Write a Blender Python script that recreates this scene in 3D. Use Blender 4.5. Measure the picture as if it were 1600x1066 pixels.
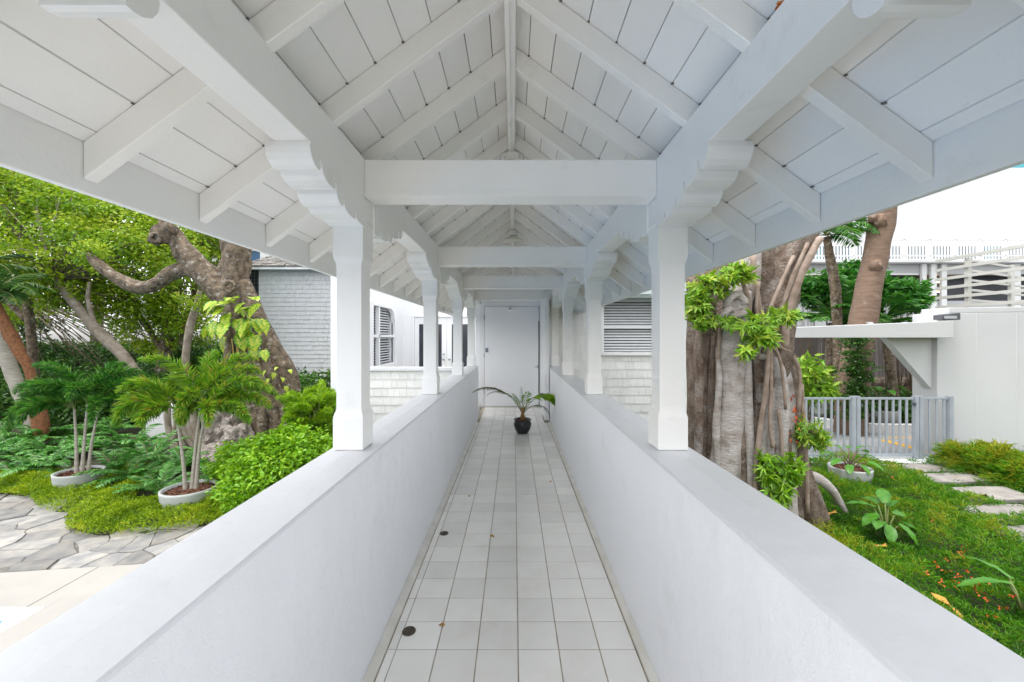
import bpy, math, random
import numpy as np
from mathutils import Vector, noise, Matrix

random.seed(7); np.random.seed(7)
sc = bpy.context.scene
for o in list(bpy.data.objects): bpy.data.objects.remove(o)

# ------------------------------------------------------------------ camera
EYE = 1.575; FPX = 650.0; CX = 803.0; CY = 526.0
cam_d = bpy.data.cameras.new("camera"); cam = bpy.data.objects.new("camera", cam_d)
sc.collection.objects.link(cam); sc.camera = cam
cam.location = (0, 0, EYE); cam.rotation_euler = (math.radians(90), 0, 0)
cam_d.sensor_width = 36; cam_d.sensor_fit = 'HORIZONTAL'; cam_d.lens = 36 * FPX / 1600
cam_d.shift_x = -3 / 1600; cam_d.shift_y = -7 / 1600
cam_d.clip_start = 0.02; cam_d.clip_end = 2000
# ------------------------------------------------------------------ light
SUN_EL = 72.0; SUN_AZ = 245.0          # azimuth the sun stands at, clockwise from +Y
w = bpy.data.worlds.new("World"); sc.world = w; w.use_nodes = True
nt = w.node_tree; bg = nt.nodes["Background"]
sky = nt.nodes.new("ShaderNodeTexSky"); sky.sky_type = 'NISHITA'; sky.sun_disc = False
sky.sun_elevation = math.radians(SUN_EL); sky.sun_rotation = math.radians(SUN_AZ)
sky.air_density = 1.0; sky.dust_density = 2.2; sky.ozone_density = 1.0
hs = nt.nodes.new("ShaderNodeHueSaturation"); hs.inputs['Saturation'].default_value = 0.08
nt.links.new(sky.outputs[0], hs.inputs['Color']); nt.links.new(hs.outputs[0], bg.inputs[0])
bg.inputs[1].default_value = 0.15
sl = bpy.data.lights.new("sun", 'SUN'); so = bpy.data.objects.new("sun", sl); sc.collection.objects.link(so)
sl.energy = 0.5; sl.angle = math.radians(18); sl.color = (1.0, 0.965, 0.91)
az = math.radians(SUN_AZ); el = math.radians(SUN_EL)
sd = Vector((math.sin(az) * math.cos(el), math.cos(az) * math.cos(el), math.sin(el)))
so.rotation_euler = sd.to_track_quat('Z', 'Y').to_euler(); so.location = (-20, -20, 40)
sc.view_settings.view_transform = 'Standard'; sc.view_settings.look = 'None'
sc.view_settings.exposure = 1.74; sc.view_settings.gamma = 1.0; sc.view_settings.use_curve_mapping = False
sc.render.engine = 'CYCLES'
sc.cycles.max_bounces = 12; sc.cycles.diffuse_bounces = 8; sc.cycles.glossy_bounces = 4
sc.cycles.transmission_bounces = 6; sc.cycles.transparent_max_bounces = 8
sc.cycles.use_denoising = True; sc.cycles.caustics_reflective = False; sc.cycles.caustics_refractive = False

def at(px, py, Y): return Vector(((px - CX) * Y / FPX, Y, EYE - (py - CY) * Y / FPX))

# ------------------------------------------------------------------ materials
MATS = {}
def mat(name, base, rough=0.6, var=None, vscale=4.0, bump=0.0, bscale=60.0, spec=0.5, metal=0.0,
        vdetail=5.0, objrand=0.0, stretch=None, attr=None, trans=0.0, emit=None, dirt=None, bdist=0.01, wave=None):
    """base colour; var = second colour mixed by noise; attr = colour ramp list driven by the 'tone' attribute"""
    if name in MATS: return MATS[name]
    m = bpy.data.materials.new(name); m.use_nodes = True; MATS[name] = m
    n = m.node_tree; L = n.links; P = n.nodes["Principled BSDF"]; out = n.nodes["Material Output"]
    P.inputs['Roughness'].default_value = rough; P.inputs['Metallic'].default_value = metal
    P.inputs['Specular IOR Level'].default_value = spec
    tc = n.nodes.new("ShaderNodeTexCoord")
    geo = n.nodes.new("ShaderNodeNewGeometry")
    src = geo.outputs['Position']
    if stretch:
        mp = n.nodes.new("ShaderNodeMapping"); mp.inputs['Scale'].default_value = stretch
        L.new(src, mp.inputs[0]); src = mp.outputs[0]
    col = None
    rgb = n.nodes.new("ShaderNodeRGB"); rgb.outputs[0].default_value = (*base, 1); col = rgb.outputs[0]
    if attr:
        a = n.nodes.new("ShaderNodeAttribute"); a.attribute_name = 'tone'
        r = n.nodes.new("ShaderNodeValToRGB"); e = r.color_ramp.elements
        e[0].position = attr[0][0]; e[0].color = (*attr[0][1], 1)
        e[1].position = attr[-1][0]; e[1].color = (*attr[-1][1], 1)
        for p_, c_ in attr[1:-1]:
            q = e.new(p_); q.color = (*c_, 1)
        L.new(a.outputs['Fac'], r.inputs[0]); col = r.outputs[0]
    if var:
        t = n.nodes.new("ShaderNodeTexNoise"); t.inputs['Scale'].default_value = vscale
        t.inputs['Detail'].default_value = vdetail; L.new(src, t.inputs['Vector'])
        r = n.nodes.new("ShaderNodeMapRange"); r.inputs['From Min'].default_value = .35; r.inputs['From Max'].default_value = .68
        L.new(t.outputs['Fac'], r.inputs['Value'])
        mx = n.nodes.new("ShaderNodeMix"); mx.data_type = 'RGBA'
        L.new(r.outputs[0], mx.inputs['Factor']); L.new(col, mx.inputs['A']); mx.inputs['B'].default_value = (*var, 1)
        col = mx.outputs['Result']
    if dirt:
        dc, dsc, lo, hi, amt = dirt
        t = n.nodes.new("ShaderNodeTexNoise"); t.inputs['Scale'].default_value = dsc; t.inputs['Detail'].default_value = 8
        t.inputs['Roughness'].default_value = .65
        L.new(geo.outputs['Position'], t.inputs['Vector'])
        r = n.nodes.new("ShaderNodeMapRange"); r.inputs['From Min'].default_value = lo; r.inputs['From Max'].default_value = hi
        r.inputs['To Max'].default_value = amt
        L.new(t.outputs['Fac'], r.inputs['Value'])
        mx = n.nodes.new("ShaderNodeMix"); mx.data_type = 'RGBA'
        L.new(r.outputs[0], mx.inputs['Factor']); L.new(col, mx.inputs['A']); mx.inputs['B'].default_value = (*dc, 1)
        col = mx.outputs['Result']
    if objrand:
        oi = n.nodes.new("ShaderNodeObjectInfo"); r = n.nodes.new("ShaderNodeMapRange")
        r.inputs['To Min'].default_value = 1 - objrand; r.inputs['To Max'].default_value = 1 + objrand * .4
        L.new(oi.outputs['Random'], r.inputs['Value'])
        vm = n.nodes.new("ShaderNodeVectorMath"); vm.operation = 'SCALE'
        L.new(col, vm.inputs[0]); L.new(r.outputs[0], vm.inputs['Scale']); col = vm.outputs[0]
    L.new(col, P.inputs['Base Color'])
    if bump:
        t = n.nodes.new("ShaderNodeTexNoise"); t.inputs['Scale'].default_value = bscale; t.inputs['Detail'].default_value = 9; t.inputs['Roughness'].default_value = .62
        L.new(src, t.inputs['Vector'])
        b = n.nodes.new("ShaderNodeBump"); b.inputs['Strength'].default_value = bump; b.inputs['Distance'].default_value = bdist
        L.new(t.outputs['Fac'], b.inputs['Height']); L.new(b.outputs[0], P.inputs['Normal'])
        if wave:
            t2 = n.nodes.new('ShaderNodeTexNoise'); t2.inputs['Scale'].default_value = wave[0]; t2.inputs['Detail'].default_value = 3; L.new(src, t2.inputs['Vector'])
            b2 = n.nodes.new('ShaderNodeBump'); b2.inputs['Strength'].default_value = wave[1]; b2.inputs['Distance'].default_value = wave[2]
            L.new(t2.outputs['Fac'], b2.inputs['Height']); L.new(b2.outputs[0], b.inputs['Normal'])
    if trans:
        tr = n.nodes.new("ShaderNodeBsdfTranslucent"); L.new(col, tr.inputs[0])
        ms = n.nodes.new("ShaderNodeMixShader"); ms.inputs[0].default_value = trans
        L.new(P.outputs[0], ms.inputs[1]); L.new(tr.outputs[0], ms.inputs[2]); L.new(ms.outputs[0], out.inputs[0])
    if emit:
        P.inputs['Emission Color'].default_value = (*emit[0], 1); P.inputs['Emission Strength'].default_value = emit[1]
    return m

WOOD = mat("white_painted_wood", (.885, .875, .86), .45, (.865, .855, .835), 2.2, .12, 90, wave=(14, .3, .006),
           dirt=((.48, .46, .40), 3.5, .60, .8, .35))
RAFT = mat("white_painted_rafter_wood", (.885, .875, .855), .5, (.86, .85, .825), 3, .15, 80,
           dirt=((.5, .48, .40), 2.2, .60, .82, .4))
BOARD = mat("white_painted_ceiling_board", (.89, .88, .865), .55, (.87, .86, .84), 5, .12, 70,
            dirt=((.36, .33, .26), 22, .70, .78, .6), objrand=.05)
DARKGAP = mat("dark_roof_felt", (.16, .15, .135), .9)
STUC = mat("white_stucco", (.80, .81, .84), .55, (.775, .785, .815), 1.2, .35, 180, bdist=.005, wave=(7, .5, .02),
           dirt=((.60, .58, .54), 3.4, .57, .8, .32))
CAP = mat("smooth_white_cap_paint", (.70, .71, .74), .38, (.67, .68, .71), 1.0, .12, 160, bdist=.003, wave=(9, .4, .012),
          dirt=((.52, .51, .47), 6, .60, .8, .35))
TILE = mat("cream_ceramic_tile", (.90, .89, .86), .2, (.87, .855, .82), 7, .05, 30, objrand=.10,
           dirt=((.56, .51, .42), 3.0, .50, .78, .22))
GROUT = mat("brown_grey_grout", (.46, .40, .32), .85, (.28, .235, .175), 9, .3, 120)
BASE = mat("skirting_tile", (.76, .745, .70), .35, (.62, .60, .54), 6, .1, 60)
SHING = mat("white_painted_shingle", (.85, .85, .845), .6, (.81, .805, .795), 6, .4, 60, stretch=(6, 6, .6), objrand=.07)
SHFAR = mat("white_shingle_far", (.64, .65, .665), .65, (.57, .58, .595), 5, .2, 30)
HWALL = mat("house_white_wall", (.86, .87, .885), .6, (.84, .85, .865), 1.5, .1, 90)
ROOFM = mat("weathered_grey_roof_shingle", (.17, .155, .145), .85, (.27, .25, .235), 7, .5, 40, objrand=.2)
GLASS = mat("dark_window_glass", (.03, .035, .05), .05, spec=.8)
BLIND = mat("white_blind_slat", (.72, .74, .76), .5, (.66, .68, .70), 8)
DARKIN = mat("dark_room_behind_blind", (.035, .035, .04), .7)
METAL = mat("brushed_metal", (.45, .46, .48), .35, metal=.9)
GREYM = mat("grey_painted_metal", (.33, .36, .40), .45, (.29, .32, .36), 5, spec=.4)
GREYD = mat("dark_grey_plastic", (.07, .075, .085), .5)
KEYP = mat("grey_keypad_plastic", (.22, .25, .30), .4)
DRAIN = mat("bronze_drain", (.07, .055, .042), .42, (.13, .10, .07), 60, .3, 200, metal=.5)
BLACKPOT = mat("glossy_black_glaze", (.008, .009, .014), .12, spec=.6)
PALEPOT = mat("pale_grey_planter", (.42, .435, .42), .6, (.36, .38, .37), 5, .2, 90, dirt=((.3, .32, .24), 6, .6, .8, .4))
MULCH = mat("red_brown_mulch", (.20, .075, .04), .9, (.09, .045, .03), 40, .9, 60)
SOIL = mat("dark_garden_soil", (.045, .035, .022), .95, (.03, .04, .015), 6, .8, 40)
EARTH = mat("ground_earth", (.08, .09, .05), .95, (.12, .11, .08), 1.5, .3, 10)
DECK = mat("pale_pool_deck", (.35, .335, .31), .65, (.31, .295, .275), 2, .1, 90)
COPING = mat("white_pool_coping", (.72, .72, .71), .5, (.78, .78, .77), 4)
WATER = mat("pool_water", (.02, .22, .50), .12, spec=.3)
STONE = mat("grey_flagstone", (.33, .315, .29), .8, (.20, .20, .205), 6.5, .9, 16, objrand=.4,
            dirt=((.42, .35, .27), 2.2, .50, .75, .5))
PATHST = mat("pale_path_stone", (.31, .29, .265), .8, (.19, .175, .16), 6, .5, 25, objrand=.15,
             dirt=((.32, .22, .14), 5, .55, .75, .5))
JOINT = mat("sandy_joint", (.17, .16, .145), .95, (.08, .078, .07), 10, .5, 60)
ROCKM = mat("weathered_coral_rock", (.40, .35, .31), .9, (.16, .14, .12), 9, 1.0, 14, bdist=.06)
BARK = mat("mottled_grey_brown_bark", (.26, .195, .13), .85, (.075, .052, .032), 9, 1.0, 18, bdist=.07,
           dirt=((.50, .47, .42), 11, .56, .64, .8), wave=(45, .9, .02))
BARKW = mat("pale_silver_bark", (.50, .465, .45), .8, (.34, .295, .265), 4, .9, 14, bdist=.025, stretch=(1.4, 1.4, 3.0),
            dirt=((.14, .10, .065), 4.5, .54, .68, .75))
BARKR = mat("brown_fluted_bark", (.36, .285, .23), .85, (.17, .11, .075), 5, 1.0, 15, bdist=.05, stretch=(2.0, 2.0, 1.6),
            dirt=((.52, .48, .46), 5, .54, .66, .8), wave=(30, .8, .02))
BARKB = mat("smooth_brown_bark", (.215, .14, .095), .8, (.14, .09, .062), 4, .8, 22, bdist=.02, stretch=(1, 1, 5), dirt=((.34, .29, .24), 7, .56, .7, .6))
CUTW = mat("pruned_cut_wood", (.36, .22, .12), .8, (.20, .12, .07), 22, .5, 40)
FUZZ = mat("orange_brown_palm_fibre", (.30, .13, .05), .95, (.16, .06, .03), 22, 1.0, 50, bdist=.04)
CANE = mat("pale_ringed_cane", (.42, .39, .33), .7, (.28, .24, .19), 6, .4, 30, stretch=(1, 1, 9))
STEMG = mat("green_stem", (.13, .20, .05), .6, (.20, .20, .07), 9)
STEMB = mat("brown_twig", (.17, .12, .08), .8, (.10, .07, .05), 12)
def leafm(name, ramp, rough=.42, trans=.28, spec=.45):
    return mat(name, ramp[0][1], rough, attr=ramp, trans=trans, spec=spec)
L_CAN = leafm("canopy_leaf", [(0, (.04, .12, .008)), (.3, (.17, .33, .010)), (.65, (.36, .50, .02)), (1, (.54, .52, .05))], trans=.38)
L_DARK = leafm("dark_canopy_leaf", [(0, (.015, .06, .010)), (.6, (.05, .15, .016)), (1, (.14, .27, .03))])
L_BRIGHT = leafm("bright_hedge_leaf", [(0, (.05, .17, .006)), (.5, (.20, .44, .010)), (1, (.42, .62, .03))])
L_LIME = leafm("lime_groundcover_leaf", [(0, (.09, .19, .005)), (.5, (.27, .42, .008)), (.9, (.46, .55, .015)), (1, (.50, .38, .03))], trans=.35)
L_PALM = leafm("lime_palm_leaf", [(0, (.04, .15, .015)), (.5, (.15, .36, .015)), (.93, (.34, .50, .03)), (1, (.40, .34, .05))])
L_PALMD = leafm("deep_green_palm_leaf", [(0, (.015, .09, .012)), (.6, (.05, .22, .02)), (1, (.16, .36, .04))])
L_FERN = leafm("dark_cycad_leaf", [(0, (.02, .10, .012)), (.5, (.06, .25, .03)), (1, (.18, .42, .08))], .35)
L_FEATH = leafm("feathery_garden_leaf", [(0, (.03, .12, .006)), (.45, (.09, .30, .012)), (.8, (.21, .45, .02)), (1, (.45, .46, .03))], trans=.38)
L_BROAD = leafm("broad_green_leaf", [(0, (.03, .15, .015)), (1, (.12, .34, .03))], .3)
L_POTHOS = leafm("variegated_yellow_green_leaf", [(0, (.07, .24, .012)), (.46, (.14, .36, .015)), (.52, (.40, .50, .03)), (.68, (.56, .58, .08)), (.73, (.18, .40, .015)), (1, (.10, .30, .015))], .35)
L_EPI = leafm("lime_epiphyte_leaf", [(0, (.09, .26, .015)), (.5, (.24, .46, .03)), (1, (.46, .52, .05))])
L_YEL = mat("yellow_fallen_leaf", (.55, .30, .04), .6, (.35, .15, .03), 60)
L_ORG = mat("orange_bract", (.75, .14, .02), .55, (.55, .08, .02), 30, trans=.2)
FENCEW = mat("weathered_grey_brown_plank", (.115, .095, .085), .85, (.19, .165, .155), 3, .6, 30, stretch=(8, 8, .5), objrand=.3)
RUBBLE = mat("dark_rubble_stone", (.13, .10, .08), .9, (.26, .20, .15), 7, .8, 20, objrand=.4)
CONC = mat("pale_concrete_wall", (.66, .67, .67), .7, (.60, .61, .61), 1.2, .25, 50, dirt=((.45, .45, .43), 2.0, .6, .85, .4))
WWALL = mat("white_garden_stucco", (.53, .535, .535), .7, (.49, .495, .50), .9, .3, 60, dirt=((.5, .5, .49), 1.5, .6, .85, .35))
NEIGH = mat("grey_neighbour_facade", (.42, .43, .44), .7, (.35, .36, .365), 1.2, .2, 30)
TOWER = mat("white_tower_facade", (.62, .63, .66), .6, (.60, .61, .64), .3)
TEAL = mat("teal_glass_band", (.05, .35, .42), .15)
ASPH = mat("light_worn_driveway", (.30, .305, .315), .85, (.25, .255, .26), 3, .3, 90)
YPAINT = mat("yellow_road_paint", (.62, .36, .03), .6, (.5, .31, .06), 9)
CURBM = mat("white_curb_paint", (.74, .745, .74), .6, (.66, .66, .65), 5)
LAMPE = mat("warm_lamp", (1, .8, .5), .5, emit=((1, .62, .3), 6.0))

# ------------------------------------------------------------------ helpers
COL = sc.collection
def woff(p):
    v = Vector((0, 0, 0))
    while p is not None:
        v += p.location; p = p.parent
    return v
class MB:
    def __init__(s): s.v = []; s.f = []; s.sm = []
    def add(s, vs, fs, smooth=False):
        b = len(s.v); s.v += [tuple(x) for x in vs]
        for f in fs: s.f.append(tuple(b + i for i in f)); s.sm.append(smooth)
        return s
    def box(s, x0, x1, y0, y1, z0, z1):
        return s.add([(x0,y0,z0),(x1,y0,z0),(x1,y1,z0),(x0,y1,z0),(x0,y0,z1),(x1,y0,z1),(x1,y1,z1),(x0,y1,z1)],
                     [(3,2,1,0),(4,5,6,7),(0,1,5,4),(1,2,6,5),(2,3,7,6),(3,0,4,7)])
    def prism(s, poly, axis, a, b):
        """poly: 2D list, extruded along axis 'x','y','z' from a to b"""
        def P(u, v, t): return {'x': (t, u, v), 'y': (u, t, v), 'z': (u, v, t)}[axis]
        n = len(poly)
        vs = [P(u, v, a) for u, v in poly] + [P(u, v, b) for u, v in poly]
        fs = [tuple(range(n))[::-1], tuple(range(n, 2*n))] + [(i, (i+1) % n, n + (i+1) % n, n + i) for i in range(n)]
        return s.add(vs, fs)
    def tube(s, pts, rad, n=8, caps=True, smooth=True, fl=None):
        pts = [Vector(p) for p in pts]; m = len(pts); base = len(s.v)
        T = []
        for i in range(m):
            t = pts[min(i+1, m-1)] - pts[max(i-1, 0)]
            T.append(t.normalized() if t.length > 1e-9 else Vector((0, 0, 1)))
        ref = Vector((0, 0, 1)) if abs(T[0].z) < .9 else Vector((1, 0, 0))
        u = T[0].cross(ref).normalized()
        vs = []
        for i in range(m):
            u = (u - T[i] * u.dot(T[i])).normalized(); v = T[i].cross(u)
            r = rad[i] if isinstance(rad, (list, tuple)) else rad
            for k in range(n):
                a = 2 * math.pi * k / n
                rr = r * (fl(i, k, pts[i]) if fl else 1)
                vs.append(pts[i] + (u * math.cos(a) + v * math.sin(a)) * rr)
        fs = [(i*n + k, i*n + (k+1) % n, (i+1)*n + (k+1) % n, (i+1)*n + k) for i in range(m-1) for k in range(n)]
        if caps: fs += [tuple(range(n))[::-1], tuple((m-1)*n + k for k in range(n))]
        return s.add(vs, fs, smooth)
    def lathe(s, prof, c=(0, 0, 0), n=24, smooth=True):
        vs = []; m = len(prof)
        for r, z in prof:
            for k in range(n):
                a = 2*math.pi*k/n; vs.append((c[0] + r*math.cos(a), c[1] + r*math.sin(a), c[2] + z))
        fs = [(i*n+k, i*n+(k+1) % n, (i+1)*n+(k+1) % n, (i+1)*n+k) for i in range(m-1) for k in range(n)]
        if prof[0][0] > 1e-4: fs.append(tuple(range(n))[::-1])
        if prof[-1][0] > 1e-4: fs.append(tuple((m-1)*n+k for k in range(n)))
        return s.add(vs, fs, smooth)
    def mesh(s, name, m, off=Vector((0, 0, 0))):
        me = bpy.data.meshes.new(name)
        me.from_pydata([(v[0]-off[0], v[1]-off[1], v[2]-off[2]) for v in s.v], [], s.f)
        me.polygons.foreach_set('use_smooth', s.sm); me.materials.append(m); me.update()
        return me
    def build(s, name, m, parent=None, bevel=0, world=True, kind=None):
        off = woff(parent) if (parent is not None and world) else Vector((0, 0, 0))
        o = bpy.data.objects.new(name, s.mesh(name, m, off)); COL.objects.link(o); o.parent = parent
        if bevel:
            b = o.modifiers.new('bevel', 'BEVEL'); b.width = bevel; b.segments = 2; b.limit_method = 'ANGLE'
            b.angle_limit = math.radians(35)
            o.data.polygons.foreach_set('use_smooth', [False]*len(o.data.polygons))
        if kind: o['kind'] = kind
        return o
def box(name, m, x0, x1, y0, y1, z0, z1, parent=None, bevel=0, kind=None):
    return MB().box(x0, x1, y0, y1, z0, z1).build(name, m, parent, bevel, kind=kind)
def tag(o, label, cat, group=None):
    o['label'] = label; o['category'] = cat
    if group: o['group'] = group
    return o
def thing(name, label, cat, loc=(0, 0, 0), group=None):
    o = bpy.data.objects.new(name, None); COL.objects.link(o); o.location = loc; o.empty_display_size = .1
    return tag(o, label, cat, group)
def struct(o): o['kind'] = 'structure'; return o
KIDS = {}
def piece(name, me, loc, parent, rot=(0, 0, 0), scale=(1, 1, 1)):
    o = bpy.data.objects.new(name, me); COL.objects.link(o); o.parent = parent
    o.location = Vector(loc) - (woff(parent) if parent else Vector((0, 0, 0))); o.rotation_euler = rot; o.scale = scale
    return o
def children(o): return [c for c in COL.objects if c.parent == o]
def copy_tree(o, parent=None):
    c = o.copy(); COL.objects.link(c); c.parent = parent
    for ch in children(o): copy_tree(ch, c)
    return c

class FL:
    """foliage: many small folded leaves collected in arrays"""
    def __init__(s): s.P=[]; s.D=[]; s.S=[]; s.L=[]; s.W=[]; s.T=[]; s.B=[]
    def add(s, P, D, L, W, S=None, tone=None, bend=0.15):
        P = np.asarray(P, float).reshape(-1, 3); N = len(P)
        if N == 0: return s
        D = np.broadcast_to(np.asarray(D, float), (N, 3)).copy()
        D /= np.linalg.norm(D, axis=1, keepdims=True) + 1e-9
        if S is None: S = np.cross(D, np.random.normal(size=(N, 3)))
        S = np.broadcast_to(np.asarray(S, float), (N, 3)).copy()
        S -= D * (S*D).sum(1, keepdims=True); S /= np.linalg.norm(S, axis=1, keepdims=True) + 1e-9
        s.P.append(P); s.D.append(D); s.S.append(S)
        s.L.append(np.broadcast_to(np.asarray(L, float), (N,)).copy()); s.W.append(np.broadcast_to(np.asarray(W, float), (N,)).copy())
        s.T.append(np.clip(np.random.rand(N) if tone is None else np.broadcast_to(np.asarray(tone, float), (N,)), 0, 1))
        s.B.append(np.full(N, bend)); return s
    def build(s, name, m, parent=None, world=True, kind=None, skip=None):
        P=np.concatenate(s.P); D=np.concatenate(s.D); S=np.concatenate(s.S); L=np.concatenate(s.L)[:,None]; W=np.concatenate(s.W)[:,None]
        T=np.concatenate(s.T); B=np.concatenate(s.B)[:,None]
        if skip is not None:
            k = ~skip(P); P,D,S,L,W,T,B = P[k],D[k],S[k],L[k],W[k],T[k],B[k]
        Nn = np.cross(S, D); Nn *= np.sign(Nn[:, 2:3] + 1e-9)
        a = P; b = P + D*L*.42 + S*W*.5 + Nn*W*.12; c = P + D*L - Nn*L*B; d = P + D*L*.42 - S*W*.5 + Nn*W*.12
        V = np.stack([a, b, c, d], 1).reshape(-1, 3)
        if parent is not None and world: V = V - np.array(woff(parent))
        N = len(P); idx = np.arange(N)[:, None]*4 + np.array([[0, 1, 2, 0, 2, 3]])
        me = bpy.data.meshes.new(name); me.vertices.add(4*N); me.vertices.foreach_set('co', V.ravel().astype(np.float32))
        me.loops.add(6*N); me.loops.foreach_set('vertex_index', idx.ravel().astype(np.int32))
        me.polygons.add(2*N); me.polygons.foreach_set('loop_start', (np.arange(2*N)*3).astype(np.int32))
        me.update(); me.validate()
        at_ = me.attributes.new('tone', 'FLOAT', 'POINT'); at_.data.foreach_set('value', np.repeat(T, 4).astype(np.float32))
        me.materials.append(m)
        o = bpy.data.objects.new(name, me); COL.objects.link(o); o.parent = parent
        if kind: o['kind'] = kind
        return o
def rnd3(n, s=1.0): return np.random.normal(size=(n, 3))*s
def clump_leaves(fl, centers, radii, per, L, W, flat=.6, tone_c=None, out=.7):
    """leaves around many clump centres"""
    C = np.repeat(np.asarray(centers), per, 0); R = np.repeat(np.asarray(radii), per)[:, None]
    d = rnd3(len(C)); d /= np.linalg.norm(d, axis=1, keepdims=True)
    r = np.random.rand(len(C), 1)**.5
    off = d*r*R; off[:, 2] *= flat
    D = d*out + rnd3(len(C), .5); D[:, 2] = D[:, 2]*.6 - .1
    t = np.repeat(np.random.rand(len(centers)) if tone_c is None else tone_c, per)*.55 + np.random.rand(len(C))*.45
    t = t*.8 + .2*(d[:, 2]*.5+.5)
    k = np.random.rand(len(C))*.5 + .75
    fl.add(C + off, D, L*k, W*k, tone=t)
def ellip(n, c, r, shell=.35):
    d = rnd3(n); d /= np.linalg.norm(d, axis=1, keepdims=True)
    q = (shell + (1-shell)*np.random.rand(n, 1))**.6
    return np.array(c) + d*q*np.array(r)
def spline(pts, k=6):
    """catmull-rom on list of (Vector, r)"""
    P = [(*p, r) for p, r in pts]; P = [np.array(p, float) for p in P]
    P = [2*P[0]-P[1]] + P + [2*P[-1]-P[-2]]; out = []
    for i in range(1, len(P)-2):
        for j in range(k):
            t = j/k; a, b, c, d = P[i-1], P[i], P[i+1], P[i+2]
            out.append(.5*((2*b) + (-a+c)*t + (2*a-5*b+4*c-d)*t*t + (-a+3*b-3*c+d)*t**3))
    out.append(P[-2]); return out
def limb(mb, pts, n=14, k=6, rough=.12, nsc=3.0, flute=0.0, nf=5):
    q = spline(pts, k); ps = [Vector(p[:3]) for p in q]; rs = [max(.002, p[3]) for p in q]
    sd_ = random.random()*50
    def f(i, kk, p):
        a = 2*math.pi*kk/n
        v = noise.noise(Vector((math.cos(a)*1.3, math.sin(a)*1.3, p.length*nsc*.5)) * 1.0 + Vector((sd_, p.z*nsc, p.x*nsc)))
        v2 = noise.noise(Vector((math.cos(a)*3.5+sd_, math.sin(a)*3.5, p.z*9+p.x*9)))
        return 1 + rough*v*2 + rough*.55*v2 + flute*math.cos(nf*a + p.z*1.1 + sd_)
    mb.tube(ps, rs, n, True, True, f); return mb
def px(p, Y): return (at(p[0], p[1], Y), p[2]*Y/FPX)
def limb_px(mb, lst, Y, **kw):
    return limb(mb, [px(p[:3], p[3] if len(p) > 3 else Y) for p in lst], **kw)
def frond(fl, st, base, yaw, pitch, length, droop, nl, ll, lw, mode='flat', tone=(.3, .9), stemr=.006, ns=9, bare=.12, taper=True):
    p = Vector(base); pts = [p.copy()]; d = pitch; seg = length/ns; Ts = []
    for i in range(ns):
        T = Vector((math.cos(yaw)*math.cos(d), math.sin(yaw)*math.cos(d), math.sin(d))); Ts.append(T)
        p = p + T*seg; pts.append(p.copy()); d -= droop/ns*(0.5 + i/ns)
    st.tube(pts, [stemr*(1-.8*i/ns) for i in range(ns+1)], 4, False)
    u = np.linspace(bare, .995, nl); A = np.array([tuple(q) for q in pts]); TT = np.array([tuple(t) for t in Ts])
    f = u*ns; i = np.minimum(f.astype(int), ns-1); fr = (f-i)[:, None]
    P = A[i]*(1-fr) + A[i+1]*fr; T = TT[i]
    side = np.array([-math.sin(yaw), math.cos(yaw), 0.0]); side = np.broadcast_to(side, T.shape); up = np.cross(side, T); up *= np.sign(up[:, 2:3]+1e-6)
    env = np.sin(np.pi*np.clip(u*.86+.12, 0, 1))**.6 if taper else np.ones(nl)
    tn = tone[0] + (tone[1]-tone[0])*np.random.rand(nl)
    if mode == 'flat':
        for sg in (-1, 1):
            D = T*.55 + side*sg*.8 - up*.12 + rnd3(nl, .08); fl.add(P, D, ll*env, lw, S=T, tone=tn, bend=.2)
    else:
        for _ in range(5):
            a = np.random.rand(nl)*2*np.pi
            D = T*.75 + (side*np.cos(a)[:, None] + up*np.sin(a)[:, None])*.8 + rnd3(nl, .08)
            fl.add(P, D, ll*env*(.8+.3*np.random.rand(nl)), lw, tone=np.clip(tn+.1*np.sin(a), 0, 1), bend=.25)
def leaf_mesh(name, m, L=.2, W=.14, nu=6, droop=.5, heart=.12, fold=.25, split=0):
    vs = []; fs = []; tn = []; cols_ = (-1, -.55, 0, .55, 1)
    for i in range(nu+1):
        t = i/nu; w = W*.5*(math.sin(math.pi*min(1, t*.9+heart))**.75)*(1 if i < nu else 0)
        if split and i % 2: w *= 1-split
        y = L*(t - .06 if i == 0 else t); z = -droop*L*t*t
        for s_ in cols_:
            vs.append((s_*w, y-abs(s_)*L*.03, z + abs(s_)**1.3*w*fold + .006*math.sin(i*2.1+s_*2)*abs(s_))); tn.append(min(1, max(0, (.62 if abs(s_) < .6 else .30)+random.uniform(-.22, .22))))
    for i in range(nu):
        for s_ in range(4):
            a = i*5+s_; fs.append((a, a+1, a+6, a+5))
    me = bpy.data.meshes.new(name); me.from_pydata(vs, [], fs); me.polygons.foreach_set('use_smooth', [True]*len(fs))
    me.materials.append(m)
    t_ = me.attributes.new('tone', 'FLOAT', 'POINT'); t_.data.foreach_set('value', tn)
    return me
def aim(yaw, pitch, roll=0): return (Matrix.Rotation(yaw, 4, 'Z') @ Matrix.Rotation(pitch, 4, 'X') @ Matrix.Rotation(roll, 4, 'Y')).to_euler()

GZ = -0.75   # garden level, the walkway floor is z = 0
# ================================================================== SETTING
struct(box("ground", EARTH, -250, 250, -250, 250, GZ-.35, GZ-.22))
XC = -.017
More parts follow.
